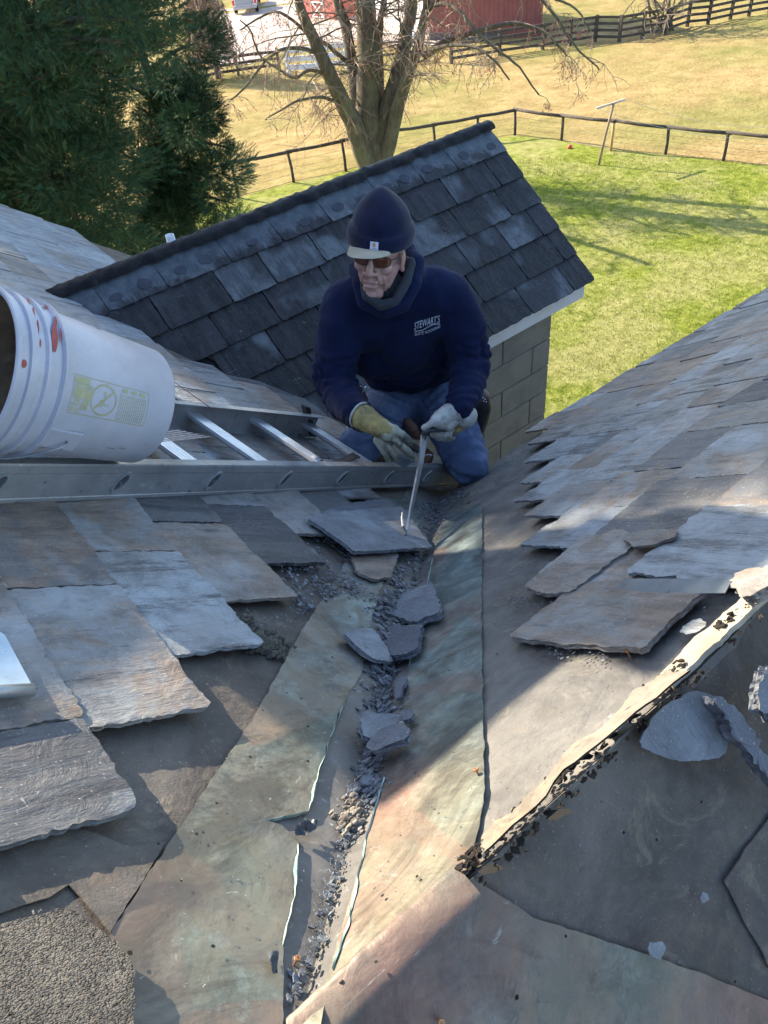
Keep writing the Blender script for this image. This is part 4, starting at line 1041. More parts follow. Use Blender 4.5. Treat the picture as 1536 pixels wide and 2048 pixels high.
# ================================================================== the kneeling roofer
D0 = 2.10
def W(px, py, b=0.0): return onplane(px, py, D0+b)
def blob(name, prims, vox, mats, parent, smooth_it=6, disp=None, label=None, wrinkle=0, wscale=10, cut=None):
    """union of tapered capsules ('c', a, b, ra, rb) and ellipsoids ('e', centre, radii, matrix) grown into one skin"""
    bm = bmesh.new()
    for p in prims:
        if p[0] == 'c':
            _, a, b, ra, rb = p; a = Vector(a); b = Vector(b); L = (b-a).length; n = 10; seg = 20
            d = (b-a)/max(L, 1e-6); u = d.orthogonal().normalized(); v = d.cross(u); rings = []
            prof = [(-ra*math.cos(t), ra*math.sin(t)) for t in [k/5*math.pi/2 for k in range(1, 6)]] + [(L+rb*math.sin(t), rb*math.cos(t)) for t in [k/5*math.pi/2 for k in range(0, 5)]]
            s = bm.verts.new(a-d*ra); e = bm.verts.new(b+d*rb); prev = None
            for x, r in prof:
                ring = [bm.verts.new(a+d*x+u*(r*math.cos(t))+v*(r*math.sin(t))) for t in [k/seg*6.28319 for k in range(seg)]]
                if prev:
                    for j in range(seg): bm.faces.new([prev[j], prev[(j+1) % seg], ring[(j+1) % seg], ring[j]])
                else:
                    for j in range(seg): bm.faces.new([s, ring[(j+1) % seg], ring[j]])
                prev = ring
            for j in range(seg): bm.faces.new([prev[j], prev[(j+1) % seg], e])
        else:
            _, c, r, mm = p; m4 = Matrix.Translation(Vector(c)) @ (mm.to_4x4() if mm else Matrix.Identity(4)) @ Matrix.Diagonal((*r, 1))
            bmesh.ops.create_uvsphere(bm, u_segments=28, v_segments=16, radius=1, matrix=m4)
    bmesh.ops.recalc_face_normals(bm, faces=bm.faces[:])
    me = bpy.data.meshes.new('tmp'); bm.to_mesh(me); bm.free(); o = bpy.data.objects.new('tmp', me); COL.objects.link(o)
    m = o.modifiers.new('r', 'REMESH'); m.mode = 'VOXEL'; m.voxel_size = vox; m.use_smooth_shade = True
    if smooth_it:
        m = o.modifiers.new('s', 'SMOOTH'); m.factor = .5; m.iterations = smooth_it
    dg = bpy.context.evaluated_depsgraph_get(); dg.update()
    me2 = bpy.data.meshes.new_from_object(o.evaluated_get(dg)); bpy.data.objects.remove(o)
    if wrinkle or disp:
        me2.update(); ns = [v.normal.copy() for v in me2.vertices]
        for v, n in zip(me2.vertices, ns):
            k = 0
            if wrinkle: k += wrinkle*(fbm(v.co*wscale, 3)+.6*(1-2*abs(noise.noise(v.co*wscale*1.1+Vector((3, 1, 2))))))
            if disp: k += disp(v.co)
            v.co += n*k
    if cut:
        b2 = bmesh.new(); b2.from_mesh(me2)
        for co, no in cut:
            bmesh.ops.bisect_plane(b2, geom=b2.verts[:]+b2.edges[:]+b2.faces[:], plane_co=co, plane_no=no, clear_outer=True)
        b2.to_mesh(me2); b2.free()
    me2.materials.clear()
    return link(name, me2, mats, parent, True, label)
def cloth(name, c1, c2, sc=60, bmp=.5, rough=.95, fade=None):
    m = Mat(name); c = m.co()
    base = m.ramp(m.noise(c, 7, 5, .6), [(.3, c1), (.7, c2)])
    if fade: base = m.mix(m.ramp(m.noise(c, 9, 6, .7, .5), [(.5, 0), (.72, .8)]), base, fade)
    base = m.mix(m.ramp(m.noise(c, 300, 2, .6), [(.66, 0), (.76, .25)]), base, tuple(min(1, v*3+.02) for v in c2))
    m.base(base).rough(rough); m.b.inputs['Sheen Weight'].default_value = .04
    m.b.inputs['Specular IOR Level'].default_value = .15
    m.bump(m.noise(c, 400, 3, .7), .4, .0015); m.bump(m.noise(c, sc*.25, 4, .6, .6), bmp, .010); return m.m
NAVY = cloth('navy_fleece', (.0055, .009, .032), (.010, .017, .055), 70, .5)
KNIT = Mat('navy_knit'); c_ = KNIT.co(); KNIT.base(KNIT.ramp(KNIT.noise(c_, 20, 4), [(.3, (.003, .005, .02)), (.7, (.006, .010, .035))])).rough(.95)
wv = KNIT.add('ShaderNodeTexWave'); KNIT.l.new(KNIT.co('UV'), wv.inputs[0]); wv.inputs['Scale'].default_value = 9; KNIT.bump(wv.outputs['Fac'], .22, .0015); KNIT.bump(KNIT.noise(c_, 300, 3), .4, .001)
KNIT.b.inputs['Sheen Weight'].default_value = .2; KNIT.b.inputs['Specular IOR Level'].default_value = .1; KNIT = KNIT.m
DENIM = cloth('blue_denim', (.07, .10, .19), (.115, .16, .27), 90, .8, .9, (.21, .27, .38))
SKIN = Mat('weathered_skin'); c_ = SKIN.co()
sk = SKIN.ramp(SKIN.noise(c_, 26, 5, .6), [(.3, (.33, .17, .14)), (.7, (.44, .27, .225))])
sk = SKIN.mix(SKIN.ramp(SKIN.noise(c_, 120, 3, .6), [(.6, 0), (.7, .4)]), sk, (.30, .14, .11))
SKIN.base(sk).rough(.5); SKIN.b.inputs['Subsurface Weight'].default_value = .12; SKIN.b.inputs['Subsurface Scale'].default_value = .01
SKIN.bump(SKIN.noise(SKIN.co('Object', (60, 60, 150)), 1, 5, .7, .4), .55, .0022); SKIN = SKIN.m
GREYK = cloth('charcoal_fleece', (.022, .026, .032), (.045, .052, .062), 60, .5)
CREAM = simple('cream_canvas', (.62, .58, .46), .85, 0, .08, 30, .3, .001)
GL_Y = simple('yellow_leather', (.33, .27, .105), .75, 0, .3, 30, .7, .004, (.14, .12, .075))
GL_W = simple('grey_white_leather', (.44, .45, .42), .75, 0, .25, 30, .6, .004, (.2, .2, .18))
GL_F = simple('worn_grey_leather', (.33, .34, .26), .8, 0, .25, 30, .6, .004, (.13, .13, .11))
LEATH = simple('brown_tool_leather', (.13, .065, .04), .6, 0, .3, 30, .4, .002); BLEATH = simple('black_tool_leather', (.025, .02, .02), .45, 0, .3, 30, .4, .002)

def seg_d(v, a, b):
    ab = b-a; t = max(0, min(1, (v-a).dot(ab)/ab.dot(ab))); return (v-a-ab*t).length, t*ab.length, (1-t)*ab.length
person = thing('person', 'man in navy hooded sweatshirt, knit cap and jeans kneeling at the valley', 'person', W(835, 950, .1))
# --- jeans
kl, kr = W(722, 890, .10), W(935, 925, .06)
hl_, hr_ = W(784, 808, .33), W(886, 796, .33)
fl, fr = W(735, 905, .62), W(930, 905, .60)
jprims = [('c', hl_, W(752, 855, .16), .112, .098), ('c', W(752, 855, .16), kl, .098, .082), ('c', kl, W(712, 915, .09), .078, .072),
          ('c', hr_, W(908, 860, .18), .114, .104), ('c', W(908, 860, .18), kr, .104, .088), ('c', kr, W(938, 935, .07), .084, .074),
          ('c', kl+Vector((0, 0, -.03)), fl, .062, .05), ('c', kr+Vector((0, 0, -.03)), fr, .066, .05),
          ('c', W(800, 800, .40), W(868, 790, .40), .118, .118), ('c', W(815, 775, .40), W(858, 768, .40), .118, .118), ('c', W(835, 845, .38), W(835, 825, .38), .075, .08)]
def jean_folds(v):
    k = 0
    for a, b in ((hl_, kl), (hr_, kr)):
        d, t, u = seg_d(v, a, b)
        if d < .14: k += .0055*math.exp(-(t/.14)**2)*math.sin(t*120+6*fbm(v*7, 2))+.0055*math.exp(-(u/.07)**2)*math.sin(u*150+5*fbm(v*8, 2))
    return k
blob('jeans', jprims, .0085, DENIM, person, 4, jean_folds, wrinkle=.0035, wscale=15)
# boots
for a, sgn in ((fl, -1), (fr, 1)):
    blob('boot', [('c', a+Vector((0, 0, -.02)), a+AW*.05+Vector((0, 0, -.05)), .045, .04), ('c', a+AW*.04+Vector((0, 0, -.02)), a+AW*.08+Vector((0, 0, .06)), .04, .035)], .009, LEATH, person, 4)
# --- sweatshirt with sleeves and hood: one skin
hip = W(826, 762, .38)
chest = W(806, 655, .24); shc = W(792, 590, .20)
sl, sr = W(690, 612, .17), W(893, 592, .17)
el, er = W(668, 758, .10), W(938, 722, .12)
wl_, wr_ = W(728, 838, -.16), W(921, 812, -.12)
hp = [('c', W(775, 735, .36), W(866, 725, .36), .108, .104), ('c', W(755, 690, .27), W(862, 675, .27), .135, .13), ('c', W(740, 635, .21), W(852, 620, .21), .125, .122),
      ('c', W(742, 602, .18), W(850, 590, .18), .095, .095), ('c', W(808, 665, .20), W(815, 715, .27), .128, .115), ('c', W(815, 715, .27), W(822, 738, .33), .115, .10),
      ('c', sl, W(676, 690, .13), .088, .082), ('c', W(676, 690, .13), el, .082, .074), ('c', el, W(690, 806, -.02), .074, .066), ('c', W(690, 806, -.02), wl_, .066, .047),
      ('c', W(735, 600, .18), sl, .095, .088),
      ('c', sr, W(925, 650, .15), .088, .082), ('c', W(925, 650, .15), er, .082, .074), ('c', er, W(935, 772, -.0), .074, .064), ('c', W(935, 772, -.0), wr_, .064, .046),
      ('c', W(860, 588, .18), sr, .095, .088)]
# hood lying round the neck
HC = W(757, 510, .03)
ROTH = Matrix((RT, AW, UP)).transposed()
def fold(px, py, b, ang, r=.012, l=.05):   # soft cross folds on sleeves
    c = W(px, py, b); d = (RT*math.cos(ang)+UP*math.sin(ang)); return ('c', c-d*l, c+d*l, r, r)
cols = [W(722, 570, .02), W(730, 604, -.01), W(766, 622, -.04), W(806, 607, -.01), W(828, 565, .03), W(834, 525, .10), W(822, 505, .16), W(790, 500, .2), W(740, 515, .2), W(712, 535, .12)]
for a, b in zip(cols, cols[1:]+cols[:1]): hp.append(('c', a, b, .024, .024))
hp += [('c', W(752, 560, .17), W(800, 550, .17), .085, .085)]
waist = W(820, 740, .3); belly = W(815, 700, .25)
def hoodie_folds(v):
    k = 0
    for a, b, c in ((sl, el, wl_), (sr, er, wr_)):
        d, t, u = seg_d(v, a, b)
        if d < .13: k += .0055*math.exp(-(u/.11)**2)*math.sin(u*135+8*fbm(v*8, 2))+.004*math.sin(t*65+8*fbm(v*6, 2))*(1-d/.13)
        d, t, u = seg_d(v, b, c)
        if d < .12: k += .0055*math.exp(-(t/.10)**2)*math.sin(t*135+8*fbm(v*8, 2))+.0045*math.exp(-(u/.09)**2)*math.sin(u*150+8*fbm(v*8, 2))
    d = (v-waist).dot(UP)
    if abs(v.dot(RT)-waist.dot(RT)) < .17: k += .0075*math.exp(-((d-.02)/.10)**2)*math.sin(d*95+8*fbm(v*6, 2))
    k += .004*(1-2*abs(noise.noise(v*Vector((1, 1, 1)).length*4.5)))*(1 if v.z > waist.z+.1 else .3)
    return k
hoodie = blob('sweatshirt', hp, .0085, NAVY, person, 5, hoodie_folds, wrinkle=.0035, wscale=12)
# hem and cuffs
def ringtube(name, c, nrm, r1, r2, tube_r, mat, u=None, seg=40, parent=person, flat=1.0):
    nrm = nrm.normalized(); u = (u-nrm*u.dot(nrm)).normalized() if u is not None else nrm.orthogonal().normalized(); v = nrm.cross(u); bm = bmesh.new()
    prev = None; first = None
    for i in range(seg):
        a = i/seg*6.28319; p = c+u*(r1*math.cos(a))+v*(r2*math.sin(a)); d = (p-c).normalized()
        ring = [bm.verts.new(p+d*(tube_r*math.cos(b)*flat)+nrm*(tube_r*math.sin(b))) for b in [k/10*6.28319 for k in range(10)]]
        if prev:
            for j in range(10): bm.faces.new([prev[j], prev[(j+1) % 10], ring[(j+1) % 10], ring[j]])
        else: first = ring
        prev = ring
    for j in range(10): bm.faces.new([prev[j], prev[(j+1) % 10], first[(j+1) % 10], first[j]])
    bmesh.ops.recalc_face_normals(bm, faces=bm.faces[:])
    return B2(name, bm, mat, parent, True)
# --- neck gaiter
gp = []
gc = [W(729, 560, -.0), W(733, 592, -.045), W(760, 612, -.07), W(790, 603, -.055), W(812, 565, -.01), W(822, 525, .05), W(800, 520, .13), W(760, 530, .15), W(738, 535, .08)]
for a, b in zip(gc, gc[1:]+gc[:1]): gp.append(('c', a, b, .016, .016))
gp.append(('c', W(770, 575, .05), W(778, 590, .08), .065, .07))
blob('neck_gaiter', gp, .006, GREYK, person, 4, wrinkle=.002, wscale=30)
# --- head
yaw = R_(-20); pit = R_(-9); rol = R_(7)
HM = ROTH @ Matrix.Rotation(yaw, 3, 'Z') @ Matrix.Rotation(rol, 3, 'Y') @ Matrix.Rotation(pit, 3, 'X')
def H(x, y, z): return HC + HM @ Vector((x, y, z if z > 0 else z*1.05))
E3 = lambda c, r: ('e', H(*c), r, HM)
C3 = lambda a, b, ra, rb: ('c', H(*a), H(*b), ra, rb)
hd = [E3((0, .012, .035), (.074, .094, .095)), E3((0, -.030, -.025), (.058, .054, .085)), E3((0, -.026, -.075), (.043, .050, .036)), E3((0, -.070, -.101), (.023, .016, .016)),
      C3((-.018, -.058, -.098), (.022, -.058, -.098), .017, .017), C3((-.036, -.022, -.076), (-.054, .01, -.02), .014, .019), C3((.040, -.025, -.078), (.056, .01, -.02), .015, .019),
      E3((-.040, -.058, -.018), (.022, .022, .02)), E3((.040, -.058, -.018), (.022, .022, .02)),
      C3((0, -.083, .018), (0, -.106, -.020), .008, .0115), E3((0, -.108, -.026), (.012, .011, .010)), E3((-.0125, -.097, -.029), (.0075, .009, .0075)), E3((.0125, -.097, -.029), (.0075, .009, .0075)),
      C3((-.036, -.075, .033), (.036, -.075, .033), .013, .013), C3((-.019, -.0845, -.0575), (.019, -.0845, -.0575), .0055, .0055), C3((-.017, -.0835, -.0715), (.017, -.0835, -.0715), .0065, .0065),
      C3((0, -.085, -.045), (0, -.085, -.055), .009, .009), E3((0, -.062, -.086), (.030, .020, .020)), E3((0, -.066, -.066), (.030, .018, .02)),
      C3((-.020, -.088, -.028), (-.034, -.073, -.062), .0065, .005), C3((.020, -.088, -.028), (.034, -.073, -.062), .0065, .005),
      C3((-.036, -.062, -.045), (-.036, -.045, -.085), .006, .005), C3((.040, -.068, -.045), (.043, -.05, -.085), .008, .006),
      E3((-.078, .012, -.008), (.008, .020, .032)), E3((.078, .012, -.008), (.008, .020, .032)), E3((.080, .010, -.034), (.007, .010, .010)),
      C3((0, .02, -.06), (0, .05, -.14), .05, .05)]
def crease(v):
    q = HM.transposed() @ (v-HC); k = 0
    if q.z < 0: q.z /= 1.05
    if abs(q.z+.0645) < .006 and q.y < -.06 and abs(q.x) < .026: k -= .0038*(1-abs(q.z+.0645)/.006)
    for s in (-1, 1):
        a = q.x*s; 
        if q.y < -.03 and -.075 < q.z < -.03:
            x0 = .026+.33*(-.03-q.z); d = abs(a-x0)
            if d < .005: k -= .0020*(1-d/.005)
        if q.y < -.02 and -.1 < q.z < -.04:
            x0 = .047+.05*(-.04-q.z); d = abs(a-x0)
            if d < .004: k -= .0010*(1-d/.004)
    if q.y < -.05 and abs(q.z+.088) < .004 and abs(q.x) < .02: k -= .0018
    return k
blob('head', hd, .0030, SKIN, person, 4, crease)
# stubble-grey hair at the temple
HAIR = simple('grey_hair', (.16, .13, .11), .8, 0, .3, 200, .8, .002)
bm = bmesh.new(); random.seed(4)
for i in range(380):
    sd_ = random.choice((-1, 1)); z = random.uniform(-.01, .045); y = random.uniform(-.035, .05)
    p = H(sd_*(.0735-.25*max(0, -y-.0)*.5), y, z); d = HM @ Vector((sd_*.15, .5, -.8)).normalized()
    tube(bm, [p, p+d*.007+HM @ Vector((sd_*.002, 0, 0)), p+d*.014], [.0006, .0005, .0002], 3, False)
B2('hair', bm, HAIR, person)
# eyes behind the lenses
for s in (-1, 1):
    bm = bmesh.new(); bmesh.ops.create_uvsphere(bm, u_segments=16, v_segments=10, radius=.0115, matrix=Matrix.Translation(H(s*.032, -.069, .010)))
    B2('eye', bm, simple('eye_white', (.6, .55, .5), .3, 0, .05), person, True)
# sunglasses
gl = bpy.data.objects.new('sunglasses', None); COL.objects.link(gl); gl.location = H(0, -.1, .01); gl.parent = person; gl.matrix_parent_inverse = Matrix.Translation(-Vector(person.location)); gl.empty_display_size = .02
LENS = Mat('amber_lens'); LENS.base((.075, .022, .006)).rough(.08); LENS.b.inputs['Coat Weight'].default_value = .6; LENS = LENS.m
GF = simple('dark_frame', (.04, .035, .03), .35, .5, .1)
for s in (-1, 1):
    bm = bmesh.new(); uu = []; n = 28
    for i in range(n):
        a = i/n*6.28319; x = .0265*abs(math.cos(a))**.75*(1 if math.cos(a) > 0 else -1); z = .0165*abs(math.sin(a))**.8*(1 if math.sin(a) > 0 else -1)
        xx = s*.034+x; z += -.003+(.0015*x*s/.026); uu.append((xx, -.0955+.0+xx*xx*5.5, .012+z))
    c = bm.verts.new(H(s*.034, -.0985+.0064, .009)); vs = [bm.verts.new(H(*q)) for q in uu]
    for i in range(n): bm.faces.new([c, vs[i], vs[(i+1) % n]])
    bmesh.ops.recalc_face_normals(bm, faces=bm.faces[:]); o = B2('lens', bm, LENS, None, True); o.parent = gl; o.matrix_parent_inverse = Matrix.Translation(-Vector(H(0, -.1, .01)))
    bm = bmesh.new(); tube(bm, [H(*q) for q in uu+uu[:1]], .0011, 6, False); tube(bm, [H(s*.060, -.076, .016), H(s*.073, -.05, .017), H(s*.079, .0, .016), H(s*.081, .025, .004)], .0017, 6)
    o = B2('frame', bm, GF, None, True); o.parent = gl; o.matrix_parent_inverse = Matrix.Translation(-Vector(H(0, -.1, .01)))
bm = bmesh.new(); tube(bm, [H(-.009, -.0965, .014), H(0, -.0995, .017), H(.009, -.0965, .014)], .0014, 6)
o = B2('bridge', bm, GF, None, True); o.parent = gl; o.matrix_parent_inverse = Matrix.Translation(-Vector(H(0, -.1, .01)))
# --- beanie: slouched crown and folded cuff
bm = bmesh.new(); uvl = bm.loops.layers.uv.new('UVMap'); SG = 72; rows = []
prof = [(.046, 1.0), (.055, 1.03), (.07, 1.035), (.0935, 1.02), (.0945, .985), (.11, .985), (.13, .91), (.148, .80), (.163, .66), (.176, .51), (.187, .36), (.195, .23), (.200, .12), (.202, .02)]
for k, (z, r) in enumerate(prof):
    row = []
    for j in range(SG):
        a = j/SG*6.28319; lean = max(0, z-.1)
        cuff = .0105 if z < .094 else 0
        rx = (.0935+cuff)*r; ry = (.108+cuff)*r; front = math.sin(a) < 0
        zz = z + (.014*math.sin(a) if z < .1 else .014*math.sin(a)*(max(0, 1-(z-.1)/.1)))
        wob = 1+.03*fbm((math.cos(a)*2, math.sin(a)*2, z*20), 3)*(1 if z > .1 else .2)
        if z > .14: wob += .07*math.cos(2*a+.7)*min(1, (z-.14)/.05)
        row.append(bm.verts.new(H(rx*wob*math.cos(a)-lean*.10, .012+ry*wob*math.sin(a)+lean*.15, zz)))
    rows.append(row)
lo = [bm.verts.new(H(.078*math.cos(a), .012+.097*math.sin(a),   .050+.014*math.sin(a))) for a in [j/SG*6.28319 for j in range(SG)]]
rows.insert(0, lo)
for k in range(len(rows)-1):
    for j in range(SG):
        f = bm.faces.new([rows[k][j], rows[k][(j+1) % SG], rows[k+1][(j+1) % SG], rows[k+1][j]])
        for lp, (jj, kk) in zip(f.loops, ((j, k), (j+1, k), (j+1, k+1), (j, k+1))): lp[uvl].uv = (jj/SG*3.0, kk/SG)
bm.faces.new(rows[-1]); bmesh.ops.recalc_face_normals(bm, faces=bm.faces[:])
beanie = B2('knit_cap', bm, KNIT, person, True)
md = beanie.modifiers.new('s', 'SUBSURF'); md.levels = 1; md.render_levels = 1
# cap label with its orange emblem
def onhead(x, z, off=0):
    y = .012-math.sqrt(max(0, 1-(x/(.1042*1.035))**2))*(.1188*1.035); return H(x, y-.0015-off, z-.0125)
pt = bpy.data.objects.new('cap_label', None)
def patch(name, pts2, mat, off, parent):
    bm = bmesh.new(); bm.faces.new([bm.verts.new(onhead(x, z, off)) for x, z in pts2]); bmesh.ops.triangulate(bm, faces=bm.faces[:]); bmesh.ops.recalc_face_normals(bm, faces=bm.faces[:])
    return B2(name, bm, mat, parent)
LX, LZ, LW, LHh = .012, .077, .0125, .0120
def rectpts(cx, cz, w, h, n=8):
    return [(cx-w+2*w*i/n, cz-h) for i in range(n+1)]+[(cx+w-2*w*i/n, cz+h) for i in range(n+1)]
lab = patch('label_patch', rectpts(LX, LZ, LW, LHh), simple('label_white', (.50, .54, .72), .8, 0, .05), .001, None); lab.parent = beanie
o_, i_ = [], []
for k in range(25):
    a = R_(55+250*k/24); o_.append((LX+.001+.0062*math.cos(a), LZ+.0022+.0060*math.sin(a)))
    i_.append((LX+.0028+.0030*math.cos(a), LZ+.0032+.0026*math.sin(a)))
em = patch('label_emblem', o_+i_[::-1], simple('label_orange', (.55, .26, .04), .7, 0, .05), .002, None); em.parent = lab
tx = patch('label_line', rectpts(LX+.001, LZ-.0075, .007, .0010), simple('label_grey', (.2, .22, .35), .8), .002, None); tx.parent = lab
# --- peak of the cap under the beanie
bm = bmesh.new(); top = []; NX, NY = 24, 8
for i in range(NX+1):
    a = (i/NX-.5)*2; row = []
    for j in range(NY+1):
        f = j/NY; ang = a*1.12; x = .090*math.sin(ang); y0 = .012-.108*math.cos(ang)
        ext = .074*(1-abs(a)**2.8)*f; x = x*(1-.02*f)-.004*f; z = .067-.013*f+.014*(-math.cos(ang))*1.0 - .020*a*a*(.6+.6*f)+.10*x*(.4+.6*f)
        row.append(bm.verts.new(H(x-.006*f, y0-ext, z)))
    top.append(row)
for i in range(NX):
    for j in range(NY): bm.faces.new([top[i][j], top[i+1][j], top[i+1][j+1], top[i][j+1]])
bmesh.ops.solidify(bm, geom=bm.faces[:], thickness=.003); bmesh.ops.recalc_face_normals(bm, faces=bm.faces[:])
B2('cap_peak', bm, CREAM, person, True)

# --- writing on the chest, laid onto the cloth
bvh_me = hoodie.data; bvh = bvhtree.BVHTree.FromPolygons([v.co.copy() for v in bvh_me.vertices], [tuple(p.vertices) for p in bvh_me.polygons])
INK = simple('white_print', (.55, .58, .64), .8, 0, .05)
def chest_pt(px, py, off=.0016):
    r = ray(px, py).normalized(); loc, nrm, idx, dist = bvh.ray_cast(CAM, r)
    return (loc-r*off) if loc else W(px, py, .05)
def write(body, x0, y0, x1, y1, h, arch, name):
    cu = bpy.data.curves.new('tmp', 'FONT'); cu.body = body; cu.size = 1; cu.resolution_u = 3
    o = bpy.data.objects.new('tmp', cu); COL.objects.link(o); dg = bpy.context.evaluated_depsgraph_get(); dg.update()
    me = bpy.data.meshes.new_from_object(o.evaluated_get(dg)); bpy.data.objects.remove(o)
    xs = [v.co.x for v in me.vertices]; w = max(xs)
    for v in me.vertices:
        u = v.co.x/w; px = x0+(x1-x0)*u; py = y0+(y1-y0)*u-arch*math.sin(u*math.pi*2*.5)*1.0
        v.co = chest_pt(px+v.co.y*h*.08, py-v.co.y*h)
    b = bmesh.new(); b.from_mesh(me); bmesh.ops.recalc_face_normals(b, faces=b.faces[:]); b.to_mesh(me); b.free()
    me.materials.clear(); return link(name, me, INK, person)
write("STEWART'S", 828, 660, 879, 645, 21, 1.0, 'chest_lettering')
write("SLATE ROOFING", 829, 671, 880, 655, 8.5, -3.5, 'chest_lettering')
bm = bmesh.new(); prev = None
for i in range(31):
    u = i/30; px = 829+51*u; py = 662-14*u+2.6*math.sin(u*6.28)
    v = [bm.verts.new(chest_pt(px, py-.7)), bm.verts.new(chest_pt(px, py+.7))]
    if prev: bm.faces.new([prev[0], prev[1], v[1], v[0]])
    prev = v
B2('printed_swoosh', bm, INK, person)
# seams: pocket/zip placket of the jeans
bvj = person.children[0]; jm = [o for o in person.children if o.name.startswith('jeans')][0].data
bvhj = bvhtree.BVHTree.FromPolygons([v.co.copy() for v in jm.vertices], [tuple(p.vertices) for p in jm.polygons])
def seam(name, pts, mat, w=.0016, bv=bvhj, off=.001):
    q = []
    for (x0, y0), (x1, y1) in zip(pts, pts[1:]):
        for k in range(8):
            f = k/8; r = ray(x0+(x1-x0)*f, y0+(y1-y0)*f).normalized(); loc, n, i, d = bv.ray_cast(CAM, r)
            if loc: q.append(loc-r*off)
    if len(q) > 2:
        bm = bmesh.new(); tube(bm, q, w, 5); B2(name, bm, mat, person)
STITCH = simple('seam_thread', (.11, .075, .06), .8); 
seam('fly_seam', [(820, 795), (822, 830), (816, 850)], STITCH, .0014); seam('inseam', [(816, 850), (780, 838), (745, 815)], simple('seam_navy', (.03, .045, .10), .9), .002)  # inseam drawn as a dark blue line
seam('pocket_seam', [(845, 800), (858, 822), (884, 812)], simple('seam_dark', (.03, .04, .09), .9), .0016)
# --- gloves
def glove(name, cuff, palm, fingers, thumb, mats, vox=.0032, pr=.034):
    """fingers: list of chains of points, with radii"""
    pr_ = list(palm)
    for ch, r in fingers+thumb:
        for i in range(len(ch)-1): pr_.append(('c', ch[i], ch[i+1], r*(1-.05*i), r*(1-.05*(i+1))))
    for a, b, ra, rb in cuff: pr_.append(('c', a, b, ra, rb))
    return blob(name, pr_, vox, mats, person, 3, wrinkle=.0009, wscale=60)
G = lambda x, y, b: W(x, y, b)
bL = -.26
# image-left hand: back of the glove towards us, fingers pointing down to the right, the thumb underneath holding a metal clip
pl = [('c', G(752, 848, bL+.05), G(776, 868, bL), .030, .027), ('c', G(768, 876, bL+.01), G(788, 862, bL-.00), .024, .022), ('c', G(758, 880, bL+.01), G(772, 890, bL), .020, .019), ('c', G(776, 856, bL+.01), G(790, 866, bL-.0), .020, .018)]
fg = [([G(786, 858, bL), G(804, 868, bL-.012), G(816, 878, bL-.004), G(821, 886, bL+.008)], .0128),
      ([G(780, 870, bL-.004), G(800, 888, bL-.018), G(816, 902, bL-.012), G(826, 915, bL+.004)], .0132),
      ([G(768, 882, bL-.004), G(780, 897, bL-.018), G(788, 908, bL-.012), G(793, 918, bL+.004)], .0128),
      ([G(758, 888, bL), G(767, 902, bL-.010), G(773, 912, bL-.004), G(777, 921, bL+.006)], .0118)]
th_ = [([G(770, 862, bL+.035), G(795, 885, bL+.040), G(815, 905, bL+.022)], .0135)]
gl1 = glove('glove', [], pl, fg, th_, GL_F)
cf = blob('glove_cuff', [('c', G(728, 836, bL+.09), G(748, 848, bL+.055), .046, .037), ('c', G(748, 848, bL+.055), G(764, 858, bL+.022), .036, .034), ('c', G(760, 858, bL+.02), G(776, 862, bL+.004), .0315, .026)], .004, GL_Y, person, 3, wrinkle=.0022, wscale=42, label='yellow leather back and cuff of the glove')
# rim of the cuff, turned grey inside
axv = (G(728, 836, bL+.09)-G(748, 848, bL+.055)).normalized()
ringtube('cuff_rim', G(724, 833, bL+.098)+axv*.012, axv, .046, .046, .004, GL_W)
# image-right hand: grips the tool's handle, seen from the thumb side
bR = -.20
hd0, hd1 = G(851, 861, bR-.01), G(890, 857, bR+.02)
pl = [('c', G(893, 830, bR+.05), G(880, 838, bR+.02), .034, .030), ('c', G(886, 846, bR+.03), G(872, 842, bR+.0), .026, .022), ('c', G(905, 838, bR+.05), G(896, 850, bR+.03), .028, .024)]
fg = [([G(880, 848, bR+.02), G(868, 862, bR+.01), G(866, 870, bR+.025), G(876, 872, bR+.04)], .0118), ([G(888, 852, bR+.03), G(878, 868, bR+.015), G(876, 876, bR+.03), G(886, 876, bR+.045)], .0118),
      ([G(896, 856, bR+.035), G(890, 870, bR+.025), G(888, 878, bR+.04), G(898, 878, bR+.05)], .0115), ([G(903, 858, bR+.04), G(899, 870, bR+.03), G(898, 877, bR+.045), G(906, 876, bR+.055)], .0105)]
th_ = [([G(884, 832, bR+.01), G(868, 842, bR-.008), G(855, 852, bR-.012), G(848, 855, bR-.008)], .0125)]
glove('glove', [], pl, fg, th_, GL_W)
blob('glove_cuff', [('c', G(898, 828, bR+.055), G(916, 826, bR+.075), .036, .041), ('c', G(916, 826, bR+.075), G(930, 832, bR+.09), .041, .044)], .004, GL_W, person, 3, wrinkle=.002, wscale=42)
blob('glove_palm', [('c', G(925, 850, bR+.085), G(905, 862, bR+.06), .018, .018), ('c', G(905, 862, bR+.06), G(884, 872, bR+.04), .017, .012), ('c', G(930, 842, bR+.09), G(916, 856, bR+.07), .018, .016)], .004, GL_Y, person, 3, wrinkle=.001, wscale=50, label='yellow leather palm side of the glove')
